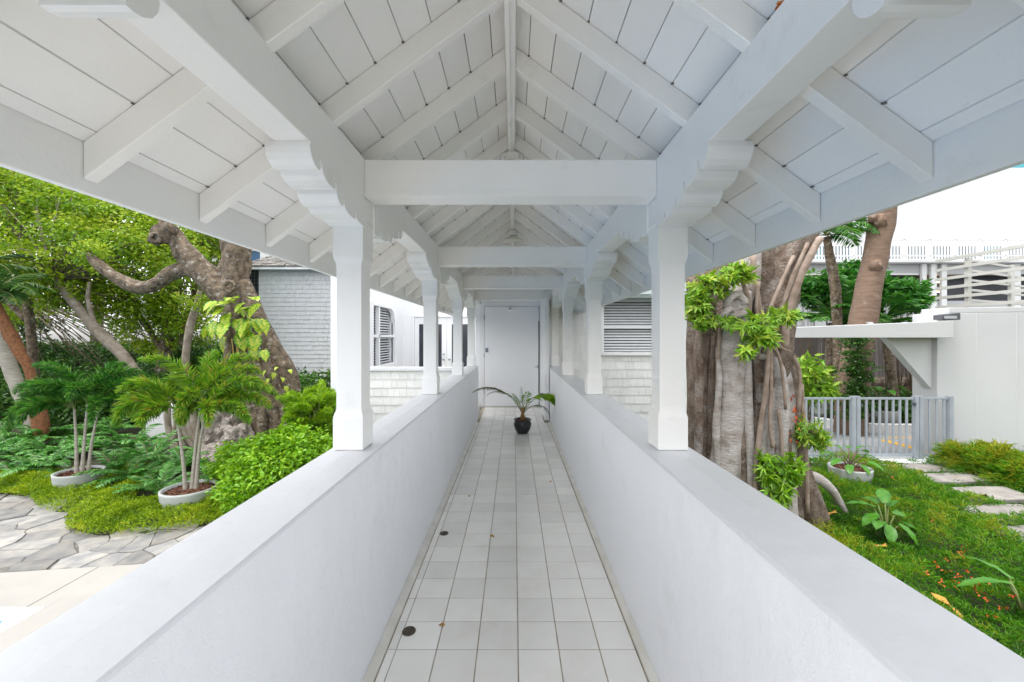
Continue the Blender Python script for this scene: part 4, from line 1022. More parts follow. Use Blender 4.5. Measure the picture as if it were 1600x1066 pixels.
# stepping stones
for i, (cx_, cy_, w_, d_) in enumerate(PATH[:7]):
    sk = random.uniform(-.04, .10); out = []
    for (a_, b_) in ((-1, -1), (-.35, -1.04), (.3, -.97), (1, -1), (1.03, 0), (1, 1), (.2, 1.04), (-.4, .97), (-1, 1), (-.97, .1)):
        out.append((cx_+a_*w_/2+b_*sk+random.uniform(-.02, .02), cy_+b_*d_/2+a_*.02+random.uniform(-.015, .015)))
    n = len(out)
    zt_ = GZ+.10-.012*max(0, 2-i)
    vs = [(x, y, zt_-.075) for x, y in out]+[(x, y, zt_-.006) for x, y in out]+[(cx_+(x-cx_)*.985, cy_+(y-cy_)*.98, zt_) for x, y in out]
    fs = [(k, (k+1) % n, n+(k+1) % n, n+k) for k in range(n)]+[(n+k, n+(k+1) % n, 2*n+(k+1) % n, 2*n+k) for k in range(n)]+[tuple(2*n+k for k in range(n))]
    o = MB().add(vs, fs).build("stepping_stone", PATHST)
    tag(o, ["stepping stone slab right in front of the grey gate", "small stepping stone second from the gate", "stepping stone third from the gate, leaves on its right end", "wide stepping stone fourth from the gate",
            "stepping stone fifth from the gate at the right edge of the view", "stepping stone sixth from the gate, past the edge of view", "stepping stone nearest the camera, past the edge of view"][i], "stepping stone")
# red flowers in the cover
rf_ = FL()
for (a, b) in [(1460, 812), (1463, 880), (1480, 887), (1490, 905), (1497, 895), (1515, 907), (1522, 912), (1530, 920), (1540, 930), (1470, 905), (1445, 890), (1500, 862), (1507, 855), (1568, 945), (1492, 960), (1480, 870), (1535, 905), (1580, 925), (1395, 745), (1437, 732), (1550, 955), (1512, 890)]:
    Y = (EYE-GZ-.22)*FPX/(b-CY); p = at(a, b, Y)
    n = 6; rf_.add(np.array(p)+rnd3(n, .014)-np.array([0, 0, .03]), rnd3(n), .021, .016)
o = rf_.build("red_flowers", L_ORG); tag(o, "scattered orange-red blossoms in the feathery ground cover", "flowers"); o['kind'] = 'stuff'
# fallen yellow leaves
for i, (a, b, s_, lab) in enumerate([(1455, 927, 2.6, "long dry yellow leaf on the ground cover near the red blossoms"), (1538, 773, 2.2, "yellow leaf at the right end of the third stepping stone"), (1305, 800, 2.4, "dry yellow leaf beside the exposed root"), (1383, 852, 2.0, "dry tan leaf beside the broad-leaved plant")]):
    Y = (EYE-GZ-.2)*FPX/(b-CY); p = at(a, b, Y); tag(piece("fallen_leaf", LFM, p, None, tuple(aim(random.uniform(0, 6), -.3)), (s_*.8, s_*1.6, s_)), lab, "leaf")

# broad-leaved plants
BLM = leaf_mesh("leaf", L_BROAD, .29, .17, 8, .35, .10, .25)
def broadplant(name, label, loc, leaves, group=None, pot_=None, mesh=BLM, cat="plant"):
    t = thing(name, label, cat, loc, group); z0 = 0
    if pot_:
        pot(t, loc, pot_[0], pot_[1], PALEPOT, MULCH); z0 = pot_[1]*.9
    sm = MB(); b0 = Vector(loc)+Vector((0, 0, z0))
    for (yaw, pit, dist, hh, s_) in leaves:
        yw = math.radians(yaw); e = b0+Vector((math.cos(yw)*dist, math.sin(yw)*dist, hh))
        sm.tube([b0, b0+(e-b0)*.5+Vector((0, 0, hh*.15)), e], [.012, .009, .006], 6)
        piece("leaf", mesh, e, t, tuple(aim(yw-math.pi/2, math.radians(pit), random.uniform(-.3, .3))), (s_,)*3)
    sm.build("stalk", STEMB if pot_ else STEMG, t); return t
broadplant("broad_leaf_plant", "broad-leaved green plant growing in the cover right of the exposed root", (at(1385, 850, 4.75).x, 4.75, GZ),
           [(0, -5, .10, .30, .8), (40, 20, .12, .36, .85), (90, 10, .12, .38, .9), (150, 15, .12, .36, .9), (190, -10, .12, .30, .8), (240, -30, .10, .20, .7), (300, -30, .12, .22, .8), (340, -20, .16, .22, .75), (60, 40, .06, .42, .8), (215, 10, .18, .26, .7)])
broadplant("broad_leaf_plant", "single glossy long leaf at the lower right edge near the parapet", (at(1600, 985, 3.45).x, 3.45, GZ), [(165, 5, .10, .26, .95), (100, 20, .1, .28, .8), (20, 10, .1, .25, .8), (260, 10, .12, .2, .6)], mesh=leaf_mesh("leaf", L_BROAD, .40, .12, 8, .3, .12, .3))
GP = (at(1328, 738, 6.6).x, 6.6, GZ)
broadplant("potted_plant", "large-leaved plant in a pale pot standing inside the grey gate", GP,
           [(200, 0, .22, .16, .75), (160, 5, .22, .22, .75), (100, 20, .16, .28, .7), (60, 10, .14, .30, .75), (20, 5, .2, .26, .8), (-10, -5, .22, .22, .8), (-40, -10, .22, .14, .75), (230, -10, .2, .10, .7), (0, 25, .12, .32, .7), (280, -20, .18, .10, .6)], pot_=(.29, .26), cat="potted plant")

# ---- giant fluted banyan
by = thing("banyan_tree", "massive fluted banyan trunk with silver and brown roots behind the first right post", "tree", (2.9, 5.0, GZ))
core = MB()
limb_px(core, [(1166, 900, 66), (1162, 800, 60), (1158, 700, 56), (1156, 600, 54), (1158, 520, 52), (1160, 450, 50), (1166, 390, 46), (1172, 330, 42), (1176, 250, 38)], 5.3, n=44, k=7, rough=.12, nsc=2.4, flute=.09, nf=9)
limb_px(core, [(1186, 600, 30), (1194, 540, 32), (1202, 480, 32), (1214, 430, 29), (1234, 380, 27), (1262, 330, 25), (1296, 260, 22)], 5.05, n=30, rough=.12, nsc=2.6, flute=.10, nf=6)
core.build("trunk", BARKR, by)
wr = MB()
limb_px(wr, [(1160, 455, 14), (1152, 490, 20), (1145, 530, 23), (1141, 580, 23), (1138, 640, 24), (1134, 700, 25), (1130, 800, 27), (1130, 900, 30)], 4.72, n=22, rough=.04, nsc=1.5)
limb_px(wr, [(1170, 380, 16), (1166, 420, 20), (1160, 460, 18), (1155, 500, 10)], 4.9, n=14, rough=.1)
limb_px(wr, [(1204, 530, 1, 5.0), (1205, 590, 9), (1202, 660, 16), (1200, 720, 17), (1198, 800, 18), (1198, 880, 20)], 4.72, n=16, rough=.08, nsc=3)
limb_px(wr, [(1208, 510, 1, 5.0), (1213, 560, 8), (1218, 620, 13), (1216, 690, 13), (1212, 760, 14), (1214, 860, 16)], 4.66, n=12, rough=.14, nsc=4)
limb_px(wr, [(1222, 530, 1, 5.0), (1226, 580, 8), (1224, 640, 15), (1224, 700, 16), (1226, 770, 17), (1228, 860, 18)], 4.74, n=16, rough=.1, nsc=3, flute=.06, nf=3)
wr.build("silver_root", BARKW, by)
rt = MB()
limb_px(rt, [(1104, 430, 13), (1102, 500, 14), (1098, 580, 14), (1100, 660, 15), (1102, 740, 16), (1104, 840, 18)], 4.86, n=14, rough=.1, flute=.08, nf=3)
limb_px(rt, [(1086, 430, 12), (1087, 520, 12), (1085, 600, 11), (1086, 690, 11), (1088, 800, 14)], 5.0, n=12, rough=.1, flute=.1, nf=3)
limb_px(rt, [(1118, 520, 6), (1112, 600, 6), (1113, 700, 7), (1112, 820, 8)], 4.74, n=8)
limb_px(rt, [(1183, 540, 16), (1176, 600, 19), (1173, 660, 17), (1170, 720, 15), (1172, 800, 16), (1172, 900, 18)], 4.80, n=16, rough=.12, flute=.06, nf=4)
limb_px(rt, [(1224, 550, 22), (1212, 575, 19), (1196, 600, 15), (1184, 630, 12), (1178, 680, 9), (1180, 740, 8)], 4.72, n=14, rough=.1)
limb_px(rt, [(1212, 548, 16), (1230, 565, 12), (1236, 600, 10), (1238, 660, 11), (1243, 720, 14), (1254, 780, 19), (1268, 840, 24), (1272, 900, 28)], 4.88, n=16, rough=.08, flute=.12, nf=3)
limb_px(rt, [(1224, 560, 1, 5.1), (1228, 620, 7), (1232, 680, 9), (1236, 740, 10), (1243, 820, 12)], 4.8, n=14, rough=.12)
limb_px(rt, [(1250, 700, 7), (1264, 750, 9), (1280, 800, 11), (1292, 850, 14), (1296, 900, 14)], 4.85, n=10, rough=.1)
rt.build("root", BARKR, by)
rq = random.Random(5)
for i, (xb, ytop, w_, off) in enumerate([(1168, 560, 8, 0), (1182, 520, 9, .03), (1190, 600, 7, .10), (1196, 540, 6, .02), (1208, 640, 8, .10), (1216, 600, 7, .04), (1222, 680, 8, .10), (1230, 640, 6, .06), (1176, 640, 6, .08), (1124, 560, 6, .02), (1094, 520, 7, .08), (1160, 650, 7, .0)]):
    x1 = xb+rq.uniform(-5, 5); x2 = xb+rq.uniform(-6, 6); Yr = 4.60+off; sg = MB()
    limb_px(sg, [(xb+rq.uniform(-7, 7), ytop-60, .6, Yr+.22), (xb+rq.uniform(-4, 4), ytop-20, w_*.35, Yr+.10), (xb, ytop+30, w_*.75), (x1, ytop+100, w_), (x2, ytop+170, w_*.9), (xb+rq.uniform(-3, 3), 860, w_*1.25), (xb, 900, w_*1.3)], Yr, n=12, k=7, rough=.12, nsc=4)
    sg.build("root", BARKW if i % 3 == 0 else BARKR, by)
ar = MB()
for lst, Y, r in [([(1240, 400), (1215, 455), (1198, 500), (1192, 560)], 4.55, 3), ([(1262, 380), (1240, 430), (1222, 480), (1205, 520)], 4.6, 3.2), ([(1282, 372), (1266, 400), (1248, 440), (1230, 500), (1226, 545)], 4.7, 5.5),
                  ([(1186, 440), (1182, 480), (1190, 520), (1184, 560)], 4.55, 2.6), ([(1200, 520), (1199, 580), (1192, 640), (1184, 700), (1180, 780)], 4.5, 3.6), ([(1204, 530), (1205, 600), (1203, 660), (1208, 700)], 4.5, 3),
                  ([(1206, 530), (1222, 545), (1240, 558), (1250, 590), (1248, 640)], 4.6, 3.2), ([(1205, 532), (1218, 560), (1224, 600), (1228, 640)], 4.5, 2.4), ([(1176, 400), (1180, 440), (1188, 490), (1192, 520)], 4.65, 4),
                  ([(1160, 440), (1170, 475), (1163, 515), (1150, 545)], 4.6, 3), ([(1252, 600), (1256, 660), (1260, 720), (1262, 800)], 4.65, 3), ([(1216, 640), (1222, 700), (1220, 770), (1226, 850)], 4.52, 3),
                  ([(1126, 500), (1122, 560), (1120, 640), (1118, 760)], 4.66, 3)]:
    limb(ar, [(at(a, b, Y), r*Y/FPX) for a, b in lst], 7, 5, .15, 6)
ar.build("aerial_root", mat("pinkish_aerial_root_bark", (.36, .28, .23), .8, (.22, .16, .12), 9, .6, 40), by)
for (a, b, r, Y, rr_) in [(1148, 477, 14, 4.62, 6), (1138, 498, 12, 4.6, 5), (1188, 547, 9, 4.58, 5)]:
    p = at(a, b, Y); q = r*Y/FPX
    kn = MB(); limb(kn, [(p+Vector((math.cos(t)*q, -.03+.03*math.sin(2*t), math.sin(t)*q*1.15)), rr_*Y/FPX) for t in [i*math.pi/6 for i in range(12)]], 10, 3, .2, 8)
    kn.build("root_loop", BARKW, by)
sr = MB(); limb_px(sr, [(1258, 742, 7), (1278, 748, 8), (1298, 764, 7), (1312, 784, 5), (1322, 800, 3)], 5.1, n=10, rough=.12)
sr.build("surface_root", BARKW, by)
# epiphyte clusters on the banyan
def rosette(name, label, ells, m, L, W, per, n, loc, cat="plant"):
    t = thing(name, label, cat, loc); fl = FL(); st_ = MB()
    for (c, r) in ells:
        for q in ellip(n, c, r, .3):
            up = Vector((random.gauss(0, .5), random.gauss(-.5, .4), random.gauss(.5, .4))).normalized()
            k = per; a = np.random.rand(k)*6.283; U = np.array(up); A = np.cross(U, [.3, .2, .9]); A /= np.linalg.norm(A); B = np.cross(U, A)
            Dv = U*.35+(A[None]*np.cos(a)[:, None]+B[None]*np.sin(a)[:, None])
            s_ = np.random.uniform(.7, 1.2); fl.add(np.repeat(q[None], k, 0), Dv, L*s_*np.random.uniform(.7, 1.1, k), W*s_, S=np.cross(Dv, U), tone=np.random.rand()*.5+np.random.rand(k)*.5, bend=.3)
            st_.tube([Vector(c)+Vector((0, .08, 0)), tuple(q)], [.008, .004], 4)
    fl.build("foliage", m, t); st_.build("stem", STEMB, t); return t
rosette("epiphyte", "lime-green epiphyte cushion high on the banyan next to the post", [(c3(1110, 450, 4.55), (.28, .15, .16)), (c3(1150, 430, 4.5), (.16, .12, .12)), (c3(1090, 475, 4.5), (.12, .12, .14))], L_EPI, .12, .034, 9, 34, tuple(at(1115, 460, 4.6)), "epiphyte")
rosette("epiphyte", "lime-green epiphyte hanging low beneath the knotted root loop", [(c3(1125, 505, 4.5), (.22, .12, .08)), (c3(1090, 500, 4.5), (.10, .12, .10))], L_EPI, .10, .03, 9, 16, tuple(at(1115, 505, 4.6)), "epiphyte")
rosette("epiphyte", "yellow-green epiphyte tuft in the middle of the banyan above the diagonal root", [(c3(1185, 510, 4.35), (.20, .15, .12)), (c3(1225, 495, 4.4), (.14, .12, .06)), (c3(1190, 530, 4.35), (.12, .1, .07))], L_EPI, .13, .030, 9, 26, tuple(at(1195, 510, 4.5)), "epiphyte")
rosette("epiphyte", "small lime epiphyte tuft on the silver root below the middle one", [(c3(1162, 552, 4.35), (.07, .08, .06))], L_EPI, .10, .034, 8, 10, tuple(at(1162, 552, 4.5)), "epiphyte")
rosette("shoot_cluster", "bright green leafy shoots at the foot of the banyan above the parapet", [(c3(1215, 755, 4.35), (.17, .14, .24)), (c3(1235, 735, 4.35), (.10, .12, .16)), (c3(1195, 730, 4.4), (.06, .1, .16))], L_BRIGHT, .11, .024, 8, 40, tuple(at(1218, 790, 4.4)), "shoots")
rosette("shoot_cluster", "green shoots with orange tips on the right edge of the banyan", [(c3(1262, 675, 4.6), (.16, .12, .16)), (c3(1280, 690, 4.6), (.1, .1, .1))], L_EPI, .11, .022, 8, 30, tuple(at(1262, 680, 4.7)), "shoots")
fl = FL(); n = 26; P = np.array(at(1243, 660, 4.6))+rnd3(n)*np.array([.03, .04, .11]); fl.add(P, rnd3(n), .06, .022); o = fl.build("dry_bract", L_ORG); tag(o, "dry orange bracts on the right edge of the banyan", "dry leaves")

# ---- gate and fence
gf = thing("metal_gate", "grey metal railing fence with a gate between the banyan and the white wall", "gate", (6.6, 7.7, GZ))
def gx(p_): return (p_-CX)*7.7/FPX
zt_, zb_ = .43, -.62
def rail(a, b, z, h, name="rail"): box(name, GREYM, a, b, 7.685, 7.715, z-h/2, z+h/2, gf, bevel=.003)
segs = [(1180, 1329), (1343, 1427), (1441, 1486)]
for i, (a, b) in enumerate(segs):
    rail(gx(a), gx(b), zt_, .04); rail(gx(a), gx(b), zb_, .05)
    n = int(round((gx(b)-gx(a))/.121)); bmn = MB().box(-.017, .017, 7.688-7.7, 7.712-7.7, zb_+.026-GZ, zt_-.021-GZ).mesh("baluster", GREYM)
    for k in range(1, n): piece("baluster", bmn, (gx(a)+(gx(b)-gx(a))*k/n, 7.7, GZ), gf)
for p_ in (1332.5, 1339.5, 1430.5, 1437.5, 1484):
    box("post", GREYM, gx(p_)-.036, gx(p_)+.036, 7.66, 7.74, GZ, zt_+.045, gf, bevel=.004)
box("hinge", GREYD, gx(1343), gx(1343)+.03, 7.66, 7.68, .28, .34, gf)
box("latch", GREYD, gx(1424), gx(1427), 7.64, 7.68, .30, .36, gf)
struct(box("gate_threshold", CONC, 4.2, 8.1, 7.45, 7.85, GZ-.1, GZ+.065))
# ---- white wall, cantilevered slab, brace
ww = thing("white_garden_wall", "tall white stucco wall with a thin cantilevered slab reaching over the gate", "wall", (8.6, 8, GZ))
wl = MB(); wl.prism([(8.04, 7.90), (9.2, 7.62), (11.5, 7.05), (14, 6.4), (14, 7.2), (8.04, 8.4)], 'z', GZ-.1, 2.02)
wl.prism([(8.22, 7.8605), (9.2, 7.6195), (11.5, 7.0495), (14, 6.3995), (14, 7.2), (8.22, 8.4)], 'z', 2.0205, 2.12)
wl.build("wall_body", WWALL, ww, bevel=.01)
jn = MB()
for (xa_, ya_) in ((8.62, 7.757), (9.2, 7.612), (9.9, 7.438)): jn.box(xa_, xa_+.006, ya_-.006, ya_+.02, GZ+.1, 2.0)
jn.build("expansion_joint", CONC, ww, kind="stuff")
sb = MB(); sb.prism([(4.78, 1.553), (8.039, 1.553), (8.039, 1.862), (4.78, 1.728)], 'y', 7.60, 8.3); sb.build("slab", WWALL, ww, bevel=.008)
p1, p2 = at(1385, 528, 8.0), at(1465, 609, 8.0)
br_ = MB(); br_.prism([(p1.x, 1.552), (8.0395, 1.552), (8.0395, p2.z)][::-1], 'y', 8.0, 8.16); br_.build("brace_panel", WWALL, ww, bevel=.005)
for a in (1366, 1421):
    p = at(a, 505, 7.9); MB().prism([(p.x-.12, 1.85), (p.x-.03, 1.85), (p.x+.06, 1.73), (p.x-.03, 1.73)][::-1], 'y', 7.9, 7.95).build("slab_bracket", WWALL, ww)
lt = thing("wall_lamp", "dark grey box lamp fixed on top corner of the white wall", "lamp", tuple(at(1480, 495, 7.7)))
p, q = at(1466, 500, 7.7), at(1494, 489, 7.7)
MB().prism([(p.x, p.z), (q.x, p.z), (q.x, q.z), (p.x, q.z-.04)], 'y', 7.62, 7.80).build("housing", GREYD, lt, bevel=.012)
box("lens", METAL, p.x+.02, q.x-.08, 7.61, 7.6195, p.z+.02, p.z+.07, lt)
# ---- white slatted railing on the wall
lr = thing("slatted_railing", "white horizontal slat railing on top of the white wall", "railing", (10.2, 9, 2.12))
SLATM = mat("cream_slat_paint", (.52, .515, .48), .5, (.47, .465, .43), 4)
slm = MB().box(-.02, .02, 0, 4.2, -.033, .033).mesh("slat", SLATM)
for z in (3.39, 3.165, 2.945, 2.725, 2.50, 2.275): piece("slat", slm, (10.2, 5.85, z), lr)
for y in (9.40,): box("post", SLATM, 10.221, 10.30, y-.04, y+.04, 2.12, 3.34, lr)
sl2 = MB().box(0, 4.0, -.02, .02, -.024, .024).mesh("slat", SLATM)
for z in (3.30, 3.07, 2.85, 2.63, 2.40): piece("slat", sl2, (10.32, 9.42, z), lr, (0, 0, math.radians(24)))
box("post", SLATM, 12.2, 12.28, 10.2, 10.28, 2.12, 3.34, lr)

# ---- driveway beyond the gate
kb = [(6.4, 13.5), (7.0, 12.0), (7.45, 11.0), (7.75, 10.45), (8.15, 10.0), (8.7, 9.75), (10.2, 9.7), (13, 9.7), (20, 9.8)]
cb = MB()
pts = spline([(Vector((x, y, 0)), 1) for x, y in kb], 5); pts = [(p[0], p[1]) for p in pts]
for i in range(len(pts)-1):
    (a, b), (c, d_) = pts[i], pts[i+1]
    nx, ny = (b-d_), (c-a); l = math.hypot(nx, ny); nx, ny = nx/l*.16, ny/l*.16
    if ny < 0: nx, ny = -nx, -ny
    e, f = pts[i+1]; 
    if i+2 < len(pts):
        g_, h_ = pts[i+2]; mx, my = (f-h_), (g_-e); l = math.hypot(mx, my); mx, my = mx/l*.16, my/l*.16
        if my < 0: mx, my = -mx, -my
    else: mx, my = nx, ny
    z0, z1 = GZ, GZ+.26
    vs = [(a, b, z0), (c, d_, z0), (c+mx, d_+my, z0), (a+nx, b+ny, z0), (a, b, z1), (c, d_, z1), (c+mx, d_+my, z1), (a+nx, b+ny, z1)]
    cb.add(vs, [(4, 5, 6, 7), (0, 1, 5, 4), (2, 3, 7, 6)])
struct(cb.build("kerb", CURBM))
soil2 = MB(); pl_ = [(x, y+.1) for x, y in pts] + [(20, 13.6), (5, 13.6)]
soil2.prism(pl_, 'z', GZ, GZ+.2); struct(soil2.build("planting_bed", SOIL))
yp = MB()
def qd(a, b, w_=.07):
    p = at(a[0], a[1], (EYE-GZ-.054)*FPX/(a[1]-CY)); q = at(b[0], b[1], (EYE-GZ-.054)*FPX/(b[1]-CY)); z = GZ+.054
    dv = (q-p); nv = Vector((-dv.y, dv.x, 0)).normalized()*w_
    yp.add([(p.x-nv.x, p.y-nv.y, z), (q.x-nv.x, q.y-nv.y, z), (q.x+nv.x, q.y+nv.y, z), (p.x+nv.x, p.y+nv.y, z)], [(0, 1, 2, 3)])
qd((1378, 687), (1430, 701), .11); qd((1385, 684), (1475, 684), .05); qd((1440, 705), (1475, 712), .10)
struct(yp.build("road_marking", YPAINT))
# bed planting beyond kerb
bf = FL(); n = 900; C = np.stack([np.random.uniform(7.0, 14, n), np.random.uniform(10.1, 12.8, n), GZ+.2+np.random.rand(n)*.5*np.ones(n)], 1)
C = C[(C[:, 1] > 10.6) | (C[:, 0] > 8.6)]
clump_leaves(bf, C, np.full(len(C), .16), 22, .13, .05, .8); o = bf.build("bed_planting", L_DARK); tag(o, "low dark planting behind the white kerb", "planting"); o['kind'] = 'stuff'
def farpot(label, px_, py_, Y, r, h, nl, sc_):
    p = at(px_, py_, Y)
    lv = [(random.uniform(0, 360), random.uniform(-15, 50), random.uniform(.1, .35), random.uniform(.3, .9)*sc_, random.uniform(.9, 1.3)*sc_) for _ in range(nl)]
    broadplant("potted_plant", label, (p.x, Y, p.z), lv, pot_=(r, h), cat="potted plant")
farpot("white planter behind the kerb left of the gate post", 1280, 650, 10.9, .26, .40, 5, .6)
farpot("big-leaved plant in a white planter just right of the first gate post", 1347, 648, 11.2, .30, .42, 11, 1.0)
farpot("wide white planter with glossy leaves behind the gate", 1378, 662, 10.4, .36, .36, 8, .7)
leaf_bush("schefflera_shrub", "lime-green shrub just right of the banyan behind the railing", "shrub", [(c3(1268, 600, 9.6), (.42, .4, .42), 1), (c3(1255, 575, 9.6), (.3, .3, .25), .5)], L_EPI, .20, .06, 12, 60, (c3(1265, 640, 9.6)[0], 9.6, GZ+.2))
# rubble wall + plank fence
pf = thing("plank_fence", "weathered dark plank fence on a rubble base beyond the driveway", "fence", (10.5, 13.3, GZ))
me_ = [MB().box(-.062, .062, -.012, .012, 0, 1.5).mesh("plank", FENCEW), MB().box(-.055, .055, -.012, .012, 0, 1.47).mesh("plank", FENCEW)]
x = 6.0; i = 0
while x < 19:
    piece("plank", me_[i % 2], (x, 13.3+random.uniform(-.008, .008), .28), pf, (0, random.uniform(-.006, .006), 0)); x += .13; i += 1
box("rail", FENCEW, 6, 19, 13.32, 13.36, .6, .68, pf); box("rail", FENCEW, 6, 19, 13.32, 13.36, 1.4, 1.48, pf)
rbm = box("rubble_base", RUBBLE, 6, 19, 13.25, 13.6, GZ, .275, pf)
rs = []
for v in range(3):
    mb = MB(); mb.lathe([(.001, -.5), (.40, -.45), (.5, 0), (.42, .42), (.001, .5)], (0, 0, 0), 8, False); rs.append(mb.mesh("stone", RUBBLE))
for zz in range(4):
    x = 6.6+(zz % 2)*.15
    while x < 14:
        wd = random.uniform(.2, .36); piece("stone", rs[zz % 3], (x+wd/2, 13.22, -.62+zz*.25+random.uniform(-.02, .02)), rbm, (random.uniform(-.2, .2), random.uniform(-.15, .15), random.uniform(0, 3)), (wd*1.08, .16, .25)); x += wd
    # beyond: material only
df = thing("metal_door_frame", "grey metal door frame in the dark corner under the brace panel", "door", tuple(at(1452, 650, 12.6)))
p, q = at(1437, 660, 12.6), at(1470, 589, 12.6)
f = MB(); f.box(p.x, p.x+.06, 12.6, 12.66, GZ+.2, q.z); f.box(p.x, q.x+.3, 12.6, 12.66, q.z, q.z+.07); f.build("frame", GREYM, df)
box("door_leaf", GREYD, p.x+.061, q.x+.3, 12.62, 12.65, GZ+.2, q.z-.001, df)
# ---- pruned brown trunk, ivy at the foot
pt = thing("pruned_tree", "smooth brown tree trunk with sawn-off branch knots in front of the balustrade", "tree", (at(1335, 620, 9.8).x, 9.8, GZ))
m = MB(); limb_px(m, [(1326, 700, 22), (1330, 640, 21), (1334, 590, 20), (1340, 545, 19), (1349, 500, 18.5), (1357, 450, 17), (1366, 410, 16.5), (1372, 375, 16.5), (1378, 345, 17), (1383, 300, 16), (1390, 240, 15)], 9.8, n=22, k=6, rough=.03, nsc=2)
m.build("trunk", BARKB, pt)
for (a, b, r, dx, dy_, back) in [(1384, 344, 10, .45, -1, .22), (1375, 414, 8.5, .35, -1, .25), (1394, 350, 6, 1, -.3, .06), (1364, 340, 6, -.8, -.6, .17)]:
    p = at(a, b, 9.8-back); d_ = Vector((dx, dy_, .12)).normalized(); q = r*9.6/FPX
    m = MB(); m.tube([p-d_*.14, p-d_*.04, p+d_*.015, p+d_*.02, p+d_*.004], [q*1.35, q*1.12, q*1.0, q*.86, q*.80], 18, fl=lambda i_, k_, p_: 1+.05*math.sin(k_*1.9+i_*.6)); ck = m.build("cut_knot", BARKB, pt)
    m = MB(); m.tube([p+d_*.0, p+d_*.010, p+d_*.014], [q*.84, q*.80, q*.45], 16, smooth=False); m.build("cut_face", CUTW, ck)
fl = FL(); C = np.array([tuple(at(random.gauss(1338, 12), random.uniform(520, 655), 9.42)) for _ in range(220)]); clump_leaves(fl, C, np.full(220, .08), 18, .055, .045)
iv = fl.build("ivy", L_DARK); tag(iv, "dark ivy wrapped round the foot of the pruned brown trunk", "ivy")
# ---- dark palms and shrubs behind the slab
random.seed(44)
palm("feather_palm", "dark green palm rising between the banyan and the pruned trunk", [(1312, 640, 7), (1310, 560, 7), (1308, 500, 7), (1304, 440, 7), (1296, 400, 6), (1292, 370, 5)], 10.6, BARK, L_PALMD, (1291, 368), 1.25, 30, 15, .42, .035)
palm("feather_palm", "low dark green palm just right of the pruned trunk over the slab", [(1400, 640, 6), (1392, 580, 6), (1385, 530, 6), (1380, 500, 5)], 11.0, BARK, L_PALMD, (1380, 505), 1.25, 26, 13, .40, .05, droop=(1.0, 1.7))
palm("feather_palm", "low dark palm over the left end of the slab", [(1290, 640, 6), (1296, 580, 6), (1298, 530, 6), (1300, 505, 5)], 11.2, BARK, L_PALMD, (1300, 500), 1.2, 26, 13, .36, .05, droop=(1.0, 1.7))
leaf_bush("broadleaf_shrub", "mid green broad-leaved shrub behind the pruned trunk below the balustrade", "shrub",
          [(c3(1300, 455, 11.8), (.8, .5, .35), 1), (c3(1400, 455, 11.8), (.75, .5, .30), .9), (c3(1420, 470, 11.4), (.35, .3, .25), .5), (c3(1345, 430, 12), (.6, .4, .4), .7), (c3(1260, 450, 12), (.7, .5, .4), .8)], L_PALMD, .22, .08, 10, 120, (c3(1340, 500, 11.8)[0], 11.8, GZ))
# ---- neighbouring building
nb = thing("neighbour_building", "grey neighbouring building with long dark window bands under a roof terrace", "building", (18, 18, GZ))
NY = 18.0
f = MB(); f.box(8, 40, NY, NY+.4, GZ, 3.12); f.box(8, 40, NY, NY+.4, 4.28, 4.72); f.build("wall", NEIGH, nb)
box("terrace_slab", CONC, 8, 40, NY-.35, NY+9, 4.55 if False else 4.7205, 4.86, nb, bevel=.02)
box("window_band", mat("dark_recess", (.045, .048, .06), .6), 8, 40, NY+.7, NY+.75, 3.1, 4.3, nb)
box("soffit", GREYD, 8, 40, NY+.4, NY+.7, 4.285, 4.3, nb)
for a, b in ((17.55, 17.75), (17.95, 18.18), (18.4, 18.62), (11.2, 11.5), (25, 25.5), (30, 30.5), (21.5, 21.8)):
    box("column", CONC, a, b, NY-.12, NY-.005, GZ, 4.715, nb, bevel=.01)
box("window_frame", CONC, 12.2, 17.5, NY-.03, NY-.002, 4.24, 4.30, nb); box("window_sill", CONC, 12.2, 17.5, NY-.05, NY-.003, 3.06, 3.12, nb)
for (a, b) in [(1243, 449), (1253, 467), (1241, 467), (1400, 467), (1463, 441), (1464, 456), (1258, 459)]:
    p = at(a, b, NY+.5); box("recessed_lamp", LAMPE, p.x-.11, p.x+.11, NY+.45, NY+.55, p.z-.02, p.z+.02, nb)
bal = thing("terrace_balustrade", "white metal balustrade along the neighbouring roof terrace", "balustrade", (18, NY-.2, 4.86))
zb2, zt2 = 4.865, 5.70
box("rail", COPING, 8, 40, NY-.24, NY-.18, zt2, zt2+.05, bal); box("rail", COPING, 8, 40, NY-.24, NY-.18, 5.0, 5.04, bal)
bmn = MB().box(-.022, .022, -.02, .02, 0, zt2-zb2).mesh("baluster", COPING); pmn = MB().box(-.06, .06, -.03, .03, 0, zt2-zb2+.09).mesh("post", COPING)
x = 10.2; i = 0
while x < 26:
    piece("post" if i % 8 == 0 else "baluster", pmn if i % 8 == 0 else bmn, (x, NY-.21, zb2), bal); x += .135; i += 1
# terrace clutter tinted teal seen through the rails
tb = thing("terrace_screen", "teal glazed screen behind the roof terrace balustrade", "screen", (20, NY+3, 4.86))
SCR = [mat("blue_grey_screen", (.10, .13, .16), .4, (.16, .19, .22), 2), mat("teal_screen", (.09, .20, .24), .3), mat("pale_screen", (.42, .46, .50), .5)]
for x in np.arange(10, 40, .8): box("glass_panel", SCR[random.choice((0, 0, 0, 0, 1))], x, x+.74, NY+3, NY+3.04, 4.87, 6.14, tb)
box("rail", COPING, 10, 40, NY+2.98, NY+3.06, 6.1405, 6.18, tb)
tw_ = thing("white_tower", "plain white tower wall with a teal band rising behind the terrace", "tower", (45, 30, GZ))
box("wall", TOWER, 17, 90, 30, 50, GZ, 13.75, tw_); box("teal_band", TEAL, 17.2, 90, 30.1, 49.8, 13.751, 16.5, tw_)

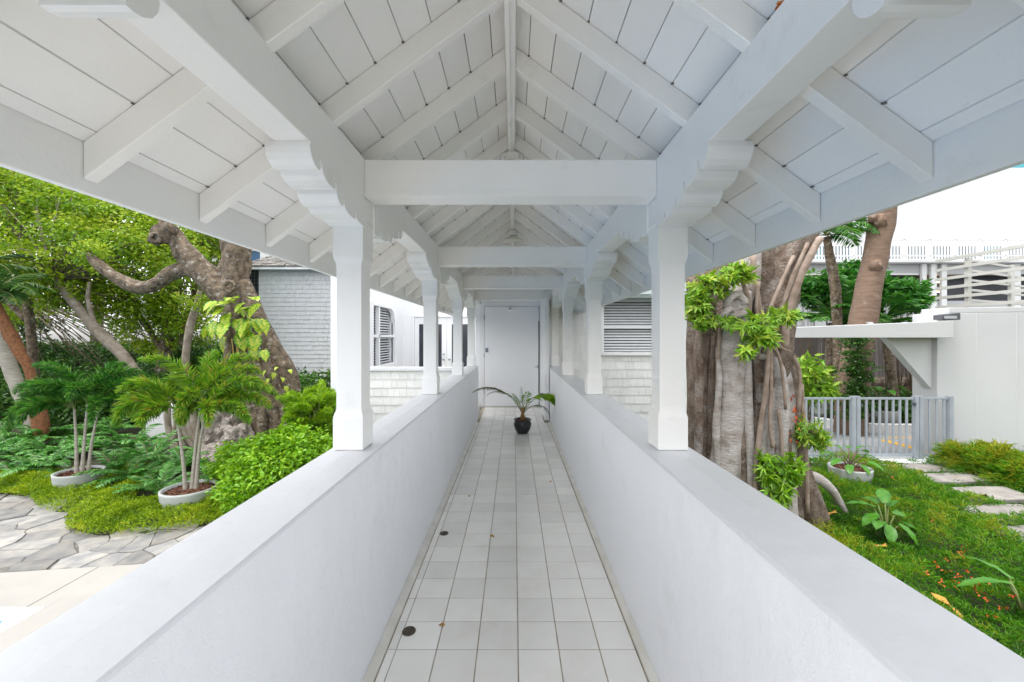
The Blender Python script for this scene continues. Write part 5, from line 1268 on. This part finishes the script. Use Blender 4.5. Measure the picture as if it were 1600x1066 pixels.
# ---- potted areca on the walkway
random.seed(5); np.random.seed(5)
PY = EYE*FPX/(679-CY)-.02+.12; PX = (816.5-CX)*PY/FPX
ap = thing("potted_palm", "small sparse palm in a glossy black ceramic pot on the tiled walkway", "potted palm", (PX, PY, 0))
prof_ = [(.001, 0), (.085, 0), (.092, .012), (.118, .05), (.138, .10), (.146, .145), (.142, .175), (.130, .195), (.128, .205), (.142, .212), (.148, .222), (.143, .230), (.128, .226), (.122, .205)]
MB().lathe(prof_, (PX, PY, .001), 40).build("pot", BLACKPOT, ap)
MB().lathe([(.127, .205), (.06, .212), (.001, .214)], (PX, PY, 0), 24).build("soil", MULCH, ap)
m = MB()
for i in range(7):
    a = i*.9; b = Vector((PX+math.cos(a)*.035, PY+math.sin(a)*.03, .205)); m.tube([b, b+Vector((-math.cos(a)*.025, -math.sin(a)*.02, .12)), b+Vector((math.cos(a)*.01, 0, .21))], [.022, .014, .006], 7)
m.build("sheath", mat("orange_palm_sheath", (.36, .17, .06), .6, (.26, .20, .08), 30), ap)
def areca(yaw, pitch, ln, droop, nl, ll, lw, m_, tone):
    fl = FL(); s_ = MB(); frond(fl, s_, (PX, PY, .30), math.radians(yaw), math.radians(pitch), ln, droop, nl, ll, lw, 'flat', tone, .007, 12, .42)
    fr_ = fl.build("frond", m_, ap); s_.build("frond_stalk", STEMG, fr_)
OLV = leafm("olive_frond_leaf", [(0, (.05, .09, .03)), (1, (.16, .19, .06))])
areca(183, 64, 1.05, 2.0, 30, .15, .014, OLV, (0, 1))
areca(176, 72, .80, 2.2, 16, .10, .011, OLV, (0, 1))
areca(2, 64, .92, 2.7, 30, .30, .046, L_BRIGHT, (.35, 1))
areca(-8, 76, .78, 2.9, 22, .24, .036, L_BRIGHT, (.3, .9))
areca(-15, 55, .62, 2.9, 14, .10, .012, OLV, (0, .6))
areca(110, 86, .45, .2, 8, .07, .007, OLV, (0, 1))
areca(60, 80, .40, .8, 10, .16, .02, L_BRIGHT, (0, .6))
areca(150, 78, .38, .8, 10, .12, .016, L_BRIGHT, (0, .4))
